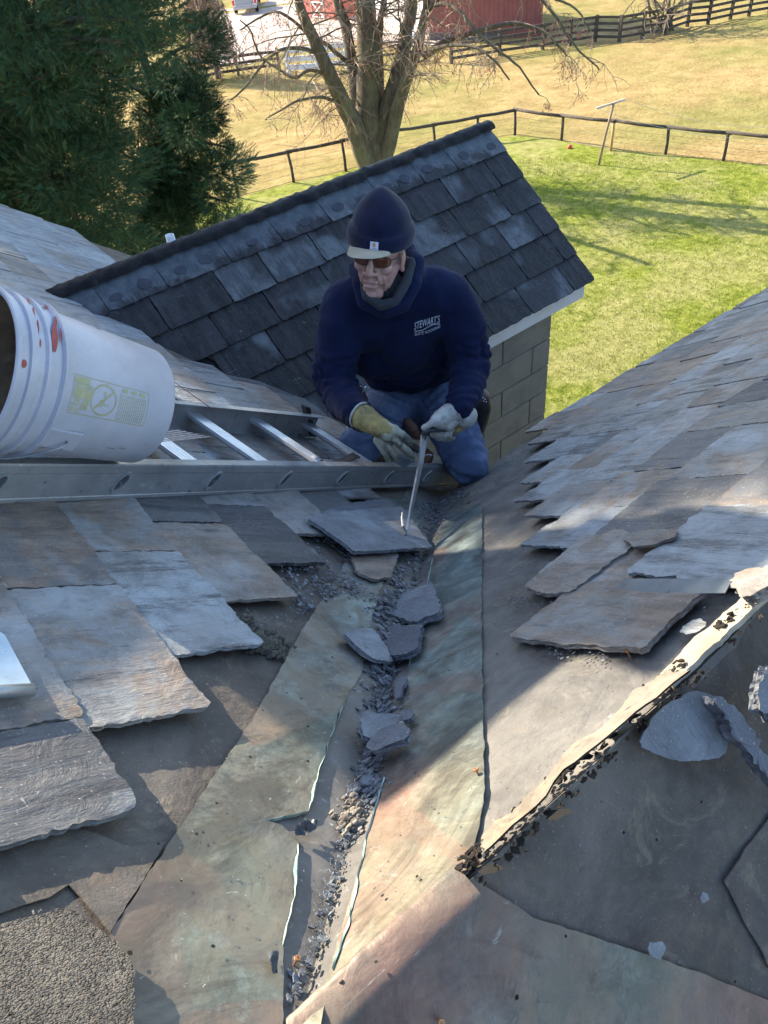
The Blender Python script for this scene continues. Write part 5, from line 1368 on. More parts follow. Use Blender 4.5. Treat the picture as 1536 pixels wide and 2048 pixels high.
# --- tool belt pieces
blob('tool_pouch', [('c', W(955, 800, .22), W(962, 815, .22), .055, .045), ('c', W(962, 815, .22), W(950, 850, .24), .045, .05)], .007, BLEATH, person, 4, wrinkle=.001)
RIV = simple('bright_rivet', (.6, .62, .65), .25, .9, .05)
for x, y in ((966, 796), (970, 799), (967, 803), (972, 804)):
    bm = bmesh.new(); bmesh.ops.create_uvsphere(bm, u_segments=10, v_segments=6, radius=.0028, matrix=Matrix.Translation(W(x, y, .165))); B2('rivet', bm, RIV, person, True)
blob('hammer_loop', [('c', W(712, 776, .17), W(722, 790, .17), .022, .02), ('c', W(722, 790, .17), W(728, 800, .18), .02, .018)], .005, LEATH, person, 3)
blob('knife_pouch', [('c', W(815, 845, .16), W(825, 858, .14), .020, .024), ('c', W(825, 858, .14), W(833, 872, .13), .022, .016)], .005, LEATH, person, 3)
blob('belt_pouch', [('c', W(855, 912, .10), W(845, 935, .08), .026, .03), ('c', W(845, 935, .08), W(875, 945, .10), .03, .028)], .006, LEATH, person, 3)
ham = thing('hammer', 'small steel hammer hanging in the belt at the left hip of the kneeling man', 'hammer', W(708, 770, .13))
bm = bmesh.new(); tube(bm, [W(700, 765, .12), W(704, 767, .12), W(705, 767, .12), W(716, 772, .12), W(717, 772, .12), W(721, 774, .12)], [.011, .011, .008, .008, .010, .010], 16); B2('hammer_head', bm, RIV, ham, True)
bm = bmesh.new(); tube(bm, [W(711, 770, .125), W(716, 790, .15), W(722, 815, .18)], [.008, .009, .01], 10); B2('handle', bm, simple('hammer_wood', (.3, .2, .1), .5), ham, True)
bm = bmesh.new(); tube(bm, [W(732, 771, .12), W(726, 782, .12), W(718, 792, .12)], [.0045, .0045, .0040], 10)
tag(B2('nail_punch', bm, RIV, None, True), 'bright steel punch tucked in the belt beside the hammer', 'tool')

# --- the slater's pry tool: one long flat bar with a cranked handle and a notched blade
ripper = thing('slate_ripper', 'long flat steel pry bar held upright in the white glove', 'tool', W(812, 1070, -.5))
tipP = P(FA, *pix(FA, 812, 1070, .05), .05); dT = tipP.dot(AW)-D0
def RP(x, y, f): return W(x, y, dT*f+(bR-.012)*(1-f))
path = smoothpath([RP(848, 872, 0), RP(846, 890, .09), RP(840, 930, .29), RP(830, 980, .545), RP(821, 1020, .747), RP(816, 1045, .874), RP(811, 1070, 1)], 5)
bm = bmesh.new(); prev = None; N = len(path)
for i, p in enumerate(path):
    d = (path[min(i+1, N-1)]-path[max(i-1, 0)]).normalized(); v = d.cross(AW).normalized(); n = v.cross(d).normalized(); w = .0130 if i < N*.8 else .0130+.003*(i/N-.8)*5
    if i == N-1: w = .004
    r = [bm.verts.new(p+v*x*w+n*y*.003) for x, y in ((-1, -1), (-1, 1), (1, 1), (1, -1))]
    if prev:
        for j in range(4): bm.faces.new([prev[j], prev[(j+1) % 4], r[(j+1) % 4], r[j]])
    else: bm.faces.new(r)
    prev = r
bm.faces.new(prev); bmesh.ops.recalc_face_normals(bm, faces=bm.faces[:]); B2('blade', bm, STEEL, ripper)
bm = bmesh.new(); tube(bm, [RP(812, 1062, .95), RP(806, 1052, .93), RP(804, 1035, .86), RP(804.5, 1024, .82)], [.004, .0045, .004, .0015], 6, True, .5, up=AW); B2('hook', bm, STEEL, ripper)
bm = bmesh.new(); tube(bm, smoothpath([RP(846, 885, .04), RP(847, 870, 0), W(851, 862, bR-.012), W(862, 860, bR-.004), W(892, 858, bR+.022), W(898, 858, bR+.028)], 4), .0105, 12); B2('handle', bm, IRON, ripper, True)
# thin folded metal clips in the other hand
bm = bmesh.new()
def plate(bm, pts, th, n=AW):
    vs = [bm.verts.new(p) for p in pts]; f = bm.faces.new(vs); e = bmesh.ops.extrude_face_region(bm, geom=[f])
    for v in e['geom']:
        if isinstance(v, bmesh.types.BMVert): v.co += n*th
plate(bm, [W(800, 907, bL-.02), W(831, 920, bL-.02), W(830, 925, bL-.02), W(800, 913, bL-.02)], .002)
plate(bm, [W(831, 921, bL-.022), W(812, 934, bL-.02), W(808, 937, bL-.0), W(826, 925, bL-.0)], .002)
plate(bm, [W(785, 924, bL+.01), W(808, 912, bL+.01), W(828, 924, bL+.01), W(808, 936, bL+.01)], .0015)
bmesh.ops.recalc_face_normals(bm, faces=bm.faces[:])
tag(B2('metal_clip', bm, STEEL), 'small folded metal clip held in the fingers of the yellow glove', 'metal clip')
bm = bmesh.new(); tube(bm, smoothpath([W(838, 922, -.1), W(848, 912, -.1), W(858, 909, -.1), W(864, 911, -.1)], 5), .004, 6, True, .4, up=UP)
tag(B2('metal_hook', bm, STEEL, None, True), 'short curved metal hook beside the pry bar shaft in front of the jeans', 'hook')

# ================================================================== ground, lawn, fields
def lh(p): return (p.x*.826-p.y*.564, p.x*.564+p.y*.826)      # lateral, ahead
def wp(lat, h): return (lat*.826+h*.564, -lat*.564+h*.826)
def ground(name, lats, hfun, dz, mat, kind='structure'):
    bm = bmesh.new(); rows = []
    for la in lats:
        row = []
        for h in hfun(la):
            x, y = wp(la, h); row.append(bm.verts.new((x, y, gz(x, y)+dz)))
        rows.append(row)
    for a, b in zip(rows, rows[1:]):
        for j in range(len(a)-1): bm.faces.new([a[j], b[j], b[j+1], a[j+1]])
    bmesh.ops.recalc_face_normals(bm, faces=bm.faces[:])
    if bm.faces[:][0].normal.z < 0: bmesh.ops.reverse_faces(bm, faces=bm.faces[:])
    o = B2(name, bm, mat, None, True); return o
FIELDM = Mat('straw_pasture'); c_ = FIELDM.co()
f1 = FIELDM.noise(c_, .12, 6, .6); f2 = FIELDM.noise(c_, 1.1, 7, .7); f3 = FIELDM.noise(FIELDM.vmath('MULTIPLY', c_, (1, 1, .2)), 9, 6, .75)
b_ = FIELDM.ramp(f2, [(.3, (.25, .175, .07)), (.5, (.36, .26, .11)), (.72, (.47, .36, .17))])
b_ = FIELDM.mix(FIELDM.ramp(f1, [(.42, 0), (.6, .75)]), b_, FIELDM.ramp(f2, [(.3, (.14, .15, .035)), (.7, (.29, .27, .085))]))
b_ = FIELDM.mix(FIELDM.ramp(f3, [(.3, .65), (.5, 0)]), b_, (.14, .115, .05))
b_ = FIELDM.mix(FIELDM.ramp(FIELDM.noise(c_, 3.5, 5, .8), [(.62, 0), (.72, .45)]), b_, (.62, .55, .34))
FIELDM.base(b_).rough(1); FIELDM.bump(FIELDM.noise(c_, 5, 8, .75), 1, .12); FIELDM.b.inputs['Specular IOR Level'].default_value = .1; FIELDM = FIELDM.m
hs_ = [-40, -10, 0, 10]+[12+2*i for i in range(36)]+[90, 100, 120, 150, 200, 300, 450]
field = ground('field', [-400, -200, -120, -80, -60]+[-50+2.5*i for i in range(45)]+[75, 100, 150, 250, 400], lambda la: hs_, 0, FIELDM); tag(field, 'tan winter pasture sloping away behind the fences', 'field', kind='structure')
fence_px = [((300, 362), (318, 450)), ((380, 343), (398, 424)), ((463, 325), (478, 398)), ((579, 303), (588, 367)), ((684, 281), (692, 345)), ((776, 262), (782, 318)), ((864, 249), (870, 296)), ((953, 233), (955, 282)), ((1033, 219), (1030, 272)), ((1127, 231), (1122, 283)), ((1227, 241), (1221, 302)), ((1340, 254), (1330, 311)), ((1459, 265), (1446, 324)), ((1590, 275), (1572, 338))]
fb = [(ghit(*b), t) for t, b in fence_px]
fl_ = sorted([lh(b) for b, t in fb])
def fence_h(la):
    if la <= fl_[0][0]: return fl_[0][1]
    for (a, ha), (b, hb) in zip(fl_, fl_[1:]):
        if a <= la <= b: return ha+(hb-ha)*(la-a)/(b-a)
    return fl_[-1][1]
LAWNM = Mat('lawn_turf'); c_ = LAWNM.co()
f1 = LAWNM.noise(c_, .5, 5, .6); f2 = LAWNM.noise(c_, 4, 7, .7); f3 = LAWNM.noise(LAWNM.co('Object', (2, 6, 1), (0, 0, -.5)), 7, 6, .8)
b_ = LAWNM.ramp(f2, [(.3, (.10, .13, .014)), (.5, (.22, .26, .035)), (.7, (.37, .38, .085))])
b_ = LAWNM.mix(LAWNM.ramp(f1, [(.4, 0), (.6, .8)]), b_, LAWNM.ramp(f2, [(.3, (.26, .24, .08)), (.7, (.45, .42, .18))]))
b_ = LAWNM.mix(LAWNM.ramp(f3, [(.3, .8), (.48, 0)]), b_, (.045, .07, .012))
LAWNM.base(b_).rough(1); LAWNM.bump(LAWNM.noise(c_, 14, 8, .8), 1, .08); LAWNM.b.inputs['Specular IOR Level'].default_value = .1; LAWNM = LAWNM.m
lawn = ground('lawn', [-14+1.0*i for i in range(48)], lambda la: [(-6)+(fence_h(la)+.15*noise.noise(Vector((la, 3, 0)))+6)*k/30 for k in range(31)], .02, LAWNM); tag(lawn, 'bright green mown lawn between the house and the low fence', 'lawn', kind='structure')
# blades standing on the part of the lawn in view
GR = Mat('grass_blade'); r_ = GR.sep(GR.attr('rnd')); GR.base(GR.ramp(r_[0], [(0, (.09, .14, .012)), (.5, (.25, .30, .04)), (.85, (.39, .40, .10)), (1, (.50, .44, .19))])).rough(.9); GR.b.inputs['Specular IOR Level'].default_value = .15
def tris(name, V, C, mat, parent=None):
    """V (n, 3, 3) triangle corners, C (n, 3) values carried by each triangle"""
    n = len(V); me = bpy.data.meshes.new(name); me.vertices.add(n*3); me.vertices.foreach_set('co', V.reshape(-1).astype(np.float32))
    me.loops.add(n*3); me.loops.foreach_set('vertex_index', np.arange(n*3, dtype=np.int32)); me.polygons.add(n)
    me.polygons.foreach_set('loop_start', np.arange(0, n*3, 3, dtype=np.int32)); me.polygons.foreach_set('loop_total', np.full(n, 3, np.int32))
    at = me.attributes.new('rnd', 'FLOAT_COLOR', 'CORNER'); c4 = np.ones((n, 3, 4), np.float32); c4[:, :, :3] = C[:, None, :]; at.data.foreach_set('color', c4.reshape(-1))
    me.update(calc_edges=True); me.validate(); return link(name, me, mat, parent)
rg = np.random.default_rng(4); pts = []
while len(pts) < 42000:
    la = random.uniform(3, 22); h = random.uniform(9, 27.5)
    if h > fence_h(la)+.15: continue
    x, y = wp(la, h); pts.append((x, y, gz(x, y)+.012))
pts = np.array(pts); n = len(pts); pts = np.repeat(pts, 3, 0)+rg.normal(0, .03, (n*3, 3))*[1, 1, 0]; a = rg.uniform(0, 6.28, n*3); l = rg.uniform(.03, .08, n*3)
d = np.stack([np.cos(a), np.sin(a), 0*a], 1); nn = np.stack([-d[:, 1], d[:, 0], 0*a], 1)*.006
V = np.stack([pts-nn, pts+nn, pts+d*l[:, None]*.5+np.array([0, 0, 1])*l[:, None]], 1)
tag(tris('grass', V, np.stack([np.repeat(rg.random(n), 3), rg.random(n*3), 0*a], 1), GR.m), 'short green grass blades of the lawn', 'grass', kind='stuff')
# gravel yard beyond
def patch_ground(name, pts, dz, mat, res=1.0):
    q = [lh(ghit(x, y)) for x, y in pts]
    bm = bmesh.new(); vs = [bm.verts.new((a, b, 0)) for a, b in q]; bm.faces.new(vs); bmesh.ops.triangulate(bm, faces=bm.faces[:])
    for ax_ in (0, 1):
        lo = min(v[ax_] for v in q); hi = max(v[ax_] for v in q); k = lo
        while k < hi:
            no = (1, 0, 0) if ax_ == 0 else (0, 1, 0); bmesh.ops.bisect_plane(bm, geom=bm.verts[:]+bm.edges[:]+bm.faces[:], plane_co=(k, 0, 0) if ax_ == 0 else (0, k, 0), plane_no=no); k += res
    for v in bm.verts:
        x, y = wp(v.co.x, v.co.y); v.co = (x, y, gz(x, y)+dz)
    bmesh.ops.recalc_face_normals(bm, faces=bm.faces[:])
    if sum(f.normal.z for f in bm.faces) < 0: bmesh.ops.reverse_faces(bm, faces=bm.faces[:])
    return B2(name, bm, mat)
GRAV = simple('pale_gravel', (.40, .33, .29), 1, 0, .2, 3, .6, .03, (.3, .25, .2))
tag(patch_ground('gravel_yard', [(440, 20), (520, 14), (600, -40), (900, -60), (905, 70), (868, 92), (800, 96), (720, 82), (640, 88), (560, 98), (500, 130), (420, 135)], .03, GRAV), 'pale gravel yard in front of the red barn', 'yard', kind='structure')

# ------------------------------------------------------------------ fences
WOOD = simple('dark_weathered_wood', (.055, .045, .037), .9, 0, .4, 12, .6, .006, (.10, .085, .07))
WOODY = simple('new_yellow_wood', (.42, .28, .12), .85, 0, .2, 12, .4, .004)
WIRE = simple('fence_wire', (.12, .11, .10), .6, .3)
lowf = thing('rail_fence', 'low dark wooden fence with one thick rail and wire mesh round the lawn', 'fence', fb[8][0])
tops = []
for i, (b, t) in enumerate(fb):
    h = upto(b, *t); top = b+Vector((0, 0, h)); tops.append(top)
    bm = bmesh.new(); tube(bm, [b-UP*.3, b+UP*h*.5+RT*random.gauss(0, .01), top+RT*random.gauss(0, .02)], [.055, .05, .05], 8)
    B2('post', bm, WOODY if i == 10 else WOOD, lowf, True, label='newer yellow wooden post' if i == 10 else None)
for a, b in zip(tops, tops[1:]):
    bm = bmesh.new(); d = (b-a).normalized(); m_ = a.lerp(b, .5)-UP*.03
    tube(bm, [a-d*.1+UP*.01, m_+RT*.0, b+d*.1-UP*.015], [.062, .056, .060], 8, True, 1.0); B2('rail', bm, WOOD, lowf, True)
bm = bmesh.new()
for a, b, (p0, _), (p1, _) in zip(tops, tops[1:], fb, fb[1:]):
    for f in (.08, .3, .5, .72):
        k = [p0.lerp(a, f), p0.lerp(p1, .5).lerp(a.lerp(b, .5), f)-UP*.02, p1.lerp(b, f)]; tube(bm, k, .0035 if f > .1 else .008, 4)
B2('wire_mesh', bm, WIRE, lowf)
# four-board fence on the far side
ff_px = [((905, 92), (903, 128)), ((1000, 78), (999, 112)), ((1085, 66), (1085, 100)), ((1139, 60), (1139, 91)), ((1190, 51), (1190, 84)), ((1242, 44), (1238, 85)), ((1287, 38), (1284, 77)), ((1332, 32), (1330, 69)), ((1377, 24), (1374, 54)), ((1421, 9), (1415, 50)), ((1462, 10), (1460, 40)), ((1500, 0), (1497, 33)), ((1540, -8), (1538, 26)), ((1580, -16), (1578, 18))]
farf = thing('board_fence', 'dark four board paddock fence running up the slope at the top right', 'fence', ghit(1330, 69))
ft = []
for t, b in ff_px:
    q = ghit(*b); h = 1.18; ft.append((q, q+UP*h)); bm = bmesh.new(); box(bm, q-Vector((.07, .07, .3)), q+Vector((.07, .07, h+.08))); B2('post', bm, WOOD, farf)
for (p0, a), (p1, b) in zip(ft, ft[1:]):
    for f in (.22, .48, .74, .98):
        bm = bmesh.new(); s = p0.lerp(a, f); e = p1.lerp(b, f); sweep(bm, s, e, [(-.02, -.065), (.02, -.065), (.02, .065), (-.02, .065)], (e-s).cross(UP).normalized(), UP); bmesh.ops.recalc_face_normals(bm, faces=bm.faces[:]); B2('board', bm, WOOD, farf)
# split-rail fence and white fence, left
spl = thing('split_rail_fence', 'dark split rail fence behind the evergreen tree at the left', 'fence', ghit(400, 165))
pp = [ghit(x, y) for x, y in ((190, 205), (250, 192), (325, 180), (400, 166), (478, 152), (560, 142))]
for p in pp: bm = bmesh.new(); tube(bm, [p-UP*.2, p+UP*1.15], .08, 7); B2('post', bm, WOOD, spl)
for a, b in zip(pp, pp[1:]):
    for h in (.3, .62, .95): bm = bmesh.new(); tube(bm, [a+UP*h, a.lerp(b, .5)+UP*(h+.03), b+UP*h], [.07, .08, .065], 6); B2('rail', bm, WOOD, spl)
WPAINT = simple('white_fence_paint', (.68, .68, .70), .7, 0, .1, 8)
wf = thing('white_fence', 'white three rail fence beside the gravel yard, half hidden by the bare tree', 'fence', ghit(640, 140))
pp = [ghit(x, y) for x, y in ((577, 150), (635, 146), (694, 138), (760, 130), (830, 122))]
for p in pp: bm = bmesh.new(); box(bm, p-Vector((.07, .07, .1)), p+Vector((.07, .07, 1.35))); B2('post', bm, WPAINT, wf)
for a, b in zip(pp[:3], pp[1:3]):
    for h in (.35, .75, 1.15): bm = bmesh.new(); sweep(bm, a+UP*h, b+UP*h, [(-.02, -.13), (.02, -.13), (.02, .13), (-.02, .13)], (b-a).cross(UP).normalized(), UP); bmesh.ops.recalc_face_normals(bm, faces=bm.faces[:]); B2('rail', bm, WPAINT, wf)
for a, b in zip(pp[2:], pp[3:]):
    for h in (.45, 1.0): bm = bmesh.new(); tube(bm, [a+UP*h, b+UP*h], .06, 6); B2('rail', bm, WOOD, wf)
# clothes line post
cb = ghit(1195, 332); tp = onplane(1228, 205, lh(cb)[1])
clp = thing('clothesline_post', 'leaning wooden T shaped clothesline post on the lawn', 'clothesline post', cb)
GW = simple('grey_wood', (.26, .19, .13), .85, 0, .3, 10, .4, .004)
bm = bmesh.new(); tube(bm, [cb-UP*.2, cb.lerp(tp, .5), tp], [.045, .042, .04], 8); B2('pole', bm, GW, clp, True)
c0, c1 = onplane(1192, 217, lh(cb)[1]-.3), onplane(1250, 199, lh(cb)[1]+.3)
bm = bmesh.new(); sweep(bm, c0, c1, [(-.03, -.03), (.03, -.03), (.03, .03), (-.03, .03)], AW, UP); bmesh.ops.recalc_face_normals(bm, faces=bm.faces[:]); B2('crossbar', bm, simple('pale_wood', (.4, .36, .3), .8), clp)
for s, e in ((c1, onplane(1620, 250, lh(cb)[1]-1)), (c0, onplane(1620, 276, lh(cb)[1]-1.6))):
    bm = bmesh.new(); tube(bm, [s.lerp(e, k/12)-UP*.35*math.sin(k/12*math.pi) for k in range(13)], .005, 4); B2('line', bm, simple('white_cord', (.5, .5, .45), .7), clp)
rb = ghit(1139, 299); bm = bmesh.new(); bmesh.ops.create_uvsphere(bm, u_segments=20, v_segments=12, radius=.085, matrix=Matrix.Translation(rb+UP*.085))
tag(B2('ball', bm, simple('red_rubber', (.6, .06, .03), .5, 0, .1, 8), None, True), 'small red ball lying in the grass by the low fence', 'ball')

# ------------------------------------------------------------------ farm buildings
REDW = Mat('red_boards'); c_ = REDW.co(); s_ = REDW.sep(c_)
wv = REDW.math('ABSOLUTE', REDW.math('SUBTRACT', REDW.math('FRACT', REDW.math('MULTIPLY', REDW.math('ADD', REDW.math('MULTIPLY', s_[0], .826), REDW.math('MULTIPLY', s_[1], -.564)), 4)), .5))
REDW.base(REDW.mix(REDW.ramp(wv, [(0, .7), (.07, 0)]), REDW.ramp(REDW.noise(c_, 1.3, 6, .7), [(.3, (.20, .065, .055)), (.7, (.29, .095, .08))]), (.06, .02, .02))).rough(.85); REDW = REDW.m
WHT = simple('white_door_paint', (.75, .74, .70), .7, 0, .06, 2)
ROOFM = simple('pale_metal_roof', (.5, .53, .58), .5, .2, .1, 2)
def wallbox(name, parent, a, b, h, dpt, mat, z0=-.3):
    """upright box on the line a-b (ground points), going back by dpt"""
    d = Vector((b.x-a.x, b.y-a.y, 0)).normalized(); n = Vector((-d.y, d.x, 0))
    if n.dot(AW) < 0: n = -n
    bm = bmesh.new(); base = [a, b, b+n*dpt, a+n*dpt]; zb = min(p.z for p in (a, b))+z0
    lo = [bm.verts.new((p.x, p.y, zb)) for p in base]; hi = [bm.verts.new((p.x, p.y, zb-z0+h)) for p in base]
    bm.faces.new(hi); bm.faces.new(lo[::-1])
    for i in range(4): bm.faces.new([lo[i], lo[(i+1) % 4], hi[(i+1) % 4], hi[i]])
    bmesh.ops.recalc_face_normals(bm, faces=bm.faces[:]); B2(name, bm, mat, parent); return d, n
barn = thing('barn', 'red board barn with a low pale lean-to roof at its right end', 'barn', ghit(960, 80))
a, b, c = ghit(858, 82), ghit(1008, 78), ghit(1083, 73)
d, n = wallbox('wall', barn, a, b, 4.2, 7, REDW)
d2, n2 = wallbox('lean_to_wall', barn, b+d*.01, c, 1.95, 5, REDW)
bm = bmesh.new(); zb = b.z
q = [b+n2*-.2+UP*2.0, c-n2*.2+d2*.25+UP*1.95, c+n2*5+d2*.25+UP*2.9, b+n2*5+UP*2.95]; plate(bm, q, .06, UP); bmesh.ops.recalc_face_normals(bm, faces=bm.faces[:]); B2('lean_to_roof', bm, ROOFM, barn)
bm = bmesh.new(); A_ = a-d*.3-n*.4+UP*4.1; B_ = b+d*.3-n*.4+UP*4.1; plate(bm, [A_, B_, B_+n*4+UP*2.4, A_+n*4+UP*2.4], .08, UP); plate(bm, [A_+n*4+UP*2.4, B_+n*4+UP*2.4, B_+n*7.8, A_+n*7.8], .08, UP); bmesh.ops.recalc_face_normals(bm, faces=bm.faces[:]); B2('roof', bm, ROOFM, barn)
bm = bmesh.new(); plate(bm, [a-n*.03-UP*.2, b-n*.03-UP*.2, b-n*.03+UP*.35, a-n*.03+UP*.35], .02, -n); bmesh.ops.recalc_face_normals(bm, faces=bm.faces[:]); B2('foundation', bm, simple('dark_stone', (.1, .09, .085), .9), barn)
gar = thing('garage', 'white fronted garage behind the bare tree, next to the red barn', 'garage', ghit(800, 60))
a, b = ghit(738, 47), ghit(852, 66); d, n = wallbox('wall', gar, a, b, 3.4, 6, WHT)
bm = bmesh.new(); e = a.lerp(b, .25)-n*.02; g_ = a.lerp(b, .8)-n*.02; plate(bm, [e, g_, g_+UP*2.6, e+UP*2.6], .03, -n); bmesh.ops.recalc_face_normals(bm, faces=bm.faces[:]); B2('garage_door', bm, simple('cream_door', (.78, .76, .70), .6, 0, .04, 2), gar)
bm = bmesh.new(); A_ = a-d*.3-n*.3+UP*3.4; B_ = b+d*.3-n*.3+UP*3.4; plate(bm, [A_, B_, B_+n*3.3+UP*1.6, A_+n*3.3+UP*1.6], .08, UP); plate(bm, [A_+n*3.3+UP*1.6, B_+n*3.3+UP*1.6, B_+n*6.6, A_+n*6.6], .08, UP); bmesh.ops.recalc_face_normals(bm, faces=bm.faces[:]); B2('roof', bm, ROOFM, gar)
shed = thing('shed', 'small bright red shed with a white framed door at the top of the photo', 'shed', ghit(640, 40))
a, b = ghit(606, 36), ghit(672, 42); SHR = simple('sunlit_red_boards', (.45, .12, .09), .85, 0, .12, 3); d, n = wallbox('wall', shed, a, b, 2.6, 3.5, SHR)
w_ = (b-a).length
bm = bmesh.new(); e = a.lerp(b, .32)-n*.02+UP*.05; g_ = a.lerp(b, .68)-n*.02+UP*.05
for p_, q_ in ((e, e+UP*2), (g_, g_+UP*2), (e+UP*2, g_+UP*2), (e+UP*.1, g_+UP*.1), (e+UP*1, g_+UP*1), (e+UP*.1, g_+UP*1), (g_+UP*.1, e+UP*1)): tube(bm, [p_, q_], .05, 4)
B2('door_trim', bm, WHT, shed)
bm = bmesh.new(); A_ = a-d*.2-n*.2+UP*2.6; B_ = b+d*.2-n*.2+UP*2.6; plate(bm, [A_, B_, B_+n*2+UP*.9, A_+n*2+UP*.9], .06, UP); plate(bm, [A_+n*2+UP*.9, B_+n*2+UP*.9, B_+n*3.9, A_+n*3.9], .06, UP); bmesh.ops.recalc_face_normals(bm, faces=bm.faces[:]); B2('roof', bm, ROOFM, shed)
# pickup seen from behind
tk = ghit(493, 30); truck = thing('pickup_truck', 'white pickup truck parked on the gravel, seen from behind', 'pickup truck', tk)
TP = simple('white_car_paint', (.72, .74, .74), .3, 0, .04, 2); TG = simple('dark_glass', (.03, .035, .04), .1); RL = simple('red_tail_lamp', (.6, .04, .04), .3); CH = simple('grey_bumper', (.35, .37, .4), .4, .5); TY = simple('black_tyre', (.02, .02, .02), .9)
fx = AW; rx = RT
def tb(name, x0, x1, y0, y1, z0, z1, mat, bev=.05, parent=truck, taper=0):
    bm = bmesh.new(); r = bmesh.ops.create_cube(bm, size=1)
    for v in bm.verts:
        u = Vector((x0 if v.co.x < 0 else x1, y0 if v.co.y < 0 else y1, z0 if v.co.z < 0 else z1))
        if taper and v.co.z > 0: u.x *= 1-taper; u.y = (y0+y1)/2+(u.y-(y0+y1)/2)*(1-taper)
        v.co = tk+rx*u.x+fx*u.y+UP*u.z
    bmesh.ops.recalc_face_normals(bm, faces=bm.faces[:])
    if bev: bmesh.ops.bevel(bm, geom=bm.edges[:], offset=bev, segments=2, affect='EDGES')
    return B2(name, bm, mat, parent)
tb('body', -.95, .95, 0, 5.2, .45, 1.12, TP, .08); tb('cab', -.86, .86, 1.9, 3.7, 1.1, 1.82, TP, .06, taper=.1); tb('rear_window', -.68, .68, 1.86, 1.95, 1.2, 1.66, TG, .02)
tb('bumper', -.93, .93, -.14, .06, .42, .62, CH, .03); tb('tailgate', -.72, .72, -.03, .02, .66, 1.08, simple('grey_tailgate', (.28, .33, .36), .4), .02); tb('tail_light', -.95, -.78, -.035, .05, .72, 1.08, RL, .02); tb('tail_light', .78, .955, -.035, .05, .72, 1.08, RL, .02)
for x in (-.85, .85):
    for y in (1.0, 4.3):
        bm = bmesh.new(); tube(bm, [tk+rx*(x-.12)+fx*y+UP*.38, tk+rx*(x+.12)+fx*y+UP*.38], .38, 24); w_ = B2('wheel', bm, TY, truck)
        bm = bmesh.new(); tube(bm, [tk+rx*(x-.125)+fx*y+UP*.38, tk+rx*(x+.125)+fx*y+UP*.38], .2, 16); r_o = B2('rim', bm, CH, None); r_o.parent = w_; r_o.matrix_parent_inverse = Matrix.Identity(4)

# ------------------------------------------------------------------ trees
BARK = Mat('grey_brown_bark'); c_ = BARK.co(); v_ = BARK.vmath('MULTIPLY', c_, (9, 9, 2.2))
b_ = BARK.ramp(BARK.noise(v_, 1, 7, .7), [(.3, (.055, .045, .032)), (.7, (.17, .14, .10))])
b_ = BARK.mix(BARK.ramp(BARK.noise(c_, 1.6, 5, .6), [(.5, 0), (.66, .45)]), b_, (.2, .2, .10))
b_ = BARK.mix(BARK.ramp(BARK.noise(v_, 2.2, 5, .7), [(.6, 0), (.7, .9)]), b_, (.03, .025, .02))
BARK.base(b_).rough(.95); BARK.bump(BARK.noise(v_, 2, 8, .75), 1, .05); BARK = BARK.m
TWIG = simple('pale_twig_bark', (.28, .21, .15), .9, 0, .3, 6); BUD = simple('reddish_buds', (.30, .10, .08), .8, 0, .3, 6)
TD = lh(ghit(752, 352))[1]
def dep(p): return -(M.transposed() @ (p-CAM)).z
def stem(bm, pts, r0, r1, dist=None, seg=10):
    q = smoothpath([onplane(x, y, (dist or TD)+b) for x, y, b in pts], 5); N = len(q)
    q = [p+Vector((fbm((i*.4, p.x, 1), 2), fbm((i*.4, p.x, 7), 2), 0))*.05 for i, p in enumerate(q)]
    rr = [(r0+(r1-r0)*i/(N-1))*dep(q[i])/FPX*(1+.08*fbm((i*.9, r0, 3), 2)) for i in range(N)]
    tube(bm, q, rr, seg); return q, rr
maple = thing('bare_tree', 'large bare tree with six upright stems standing behind the dark slate roof', 'tree', onplane(752, 352, TD))
stems = [([(750, 370, 0), (752, 320, 0), (738, 246, 0), (737, 123, .2), (731, 0, .3), (728, -150, .3), (735, -380, .6)], 34, 12),
         ([(742, 340, -.2), (722, 290, -.3), (698, 228, -.5), (663, 158, -.8), (640, 105, -1), (612, 40, -1.2), (590, -20, -1.4), (540, -150, -2)], 22, 6),
         ([(738, 270, .2), (716, 211, .3), (706, 140, .5), (691, 53, .8), (672, -10, 1), (650, -160, 1.3), (640, -300, 1.4)], 15, 6),
         ([(765, 280, .3), (760, 228, .4), (758, 120, .8), (760, 53, 1), (768, -10, 1.1), (790, -180, 1.3)], 10, 5),
         ([(764, 300, -.1), (774, 220, -.1), (793, 158, 0), (809, 88, .2), (824, 0, .4), (845, -130, .6), (860, -320, .9)], 20, 8),
         ([(768, 330, -.3), (786, 255, -.5), (806, 180, -.8), (833, 105, -1), (848, 30, -1.2), (862, -40, -1.4), (900, -180, -2)], 16, 5)]
bm = bmesh.new(); tube(bm, [onplane(768, 470, TD), onplane(764, 400, TD), onplane(760, 340, TD), onplane(757, 285, TD)], [.95*k for k in (.70, .56, .50, .40)], 16); B2('trunk', bm, BARK, maple, True)
twigs = bmesh.new(); buds = bmesh.new(); limbs = bmesh.new()
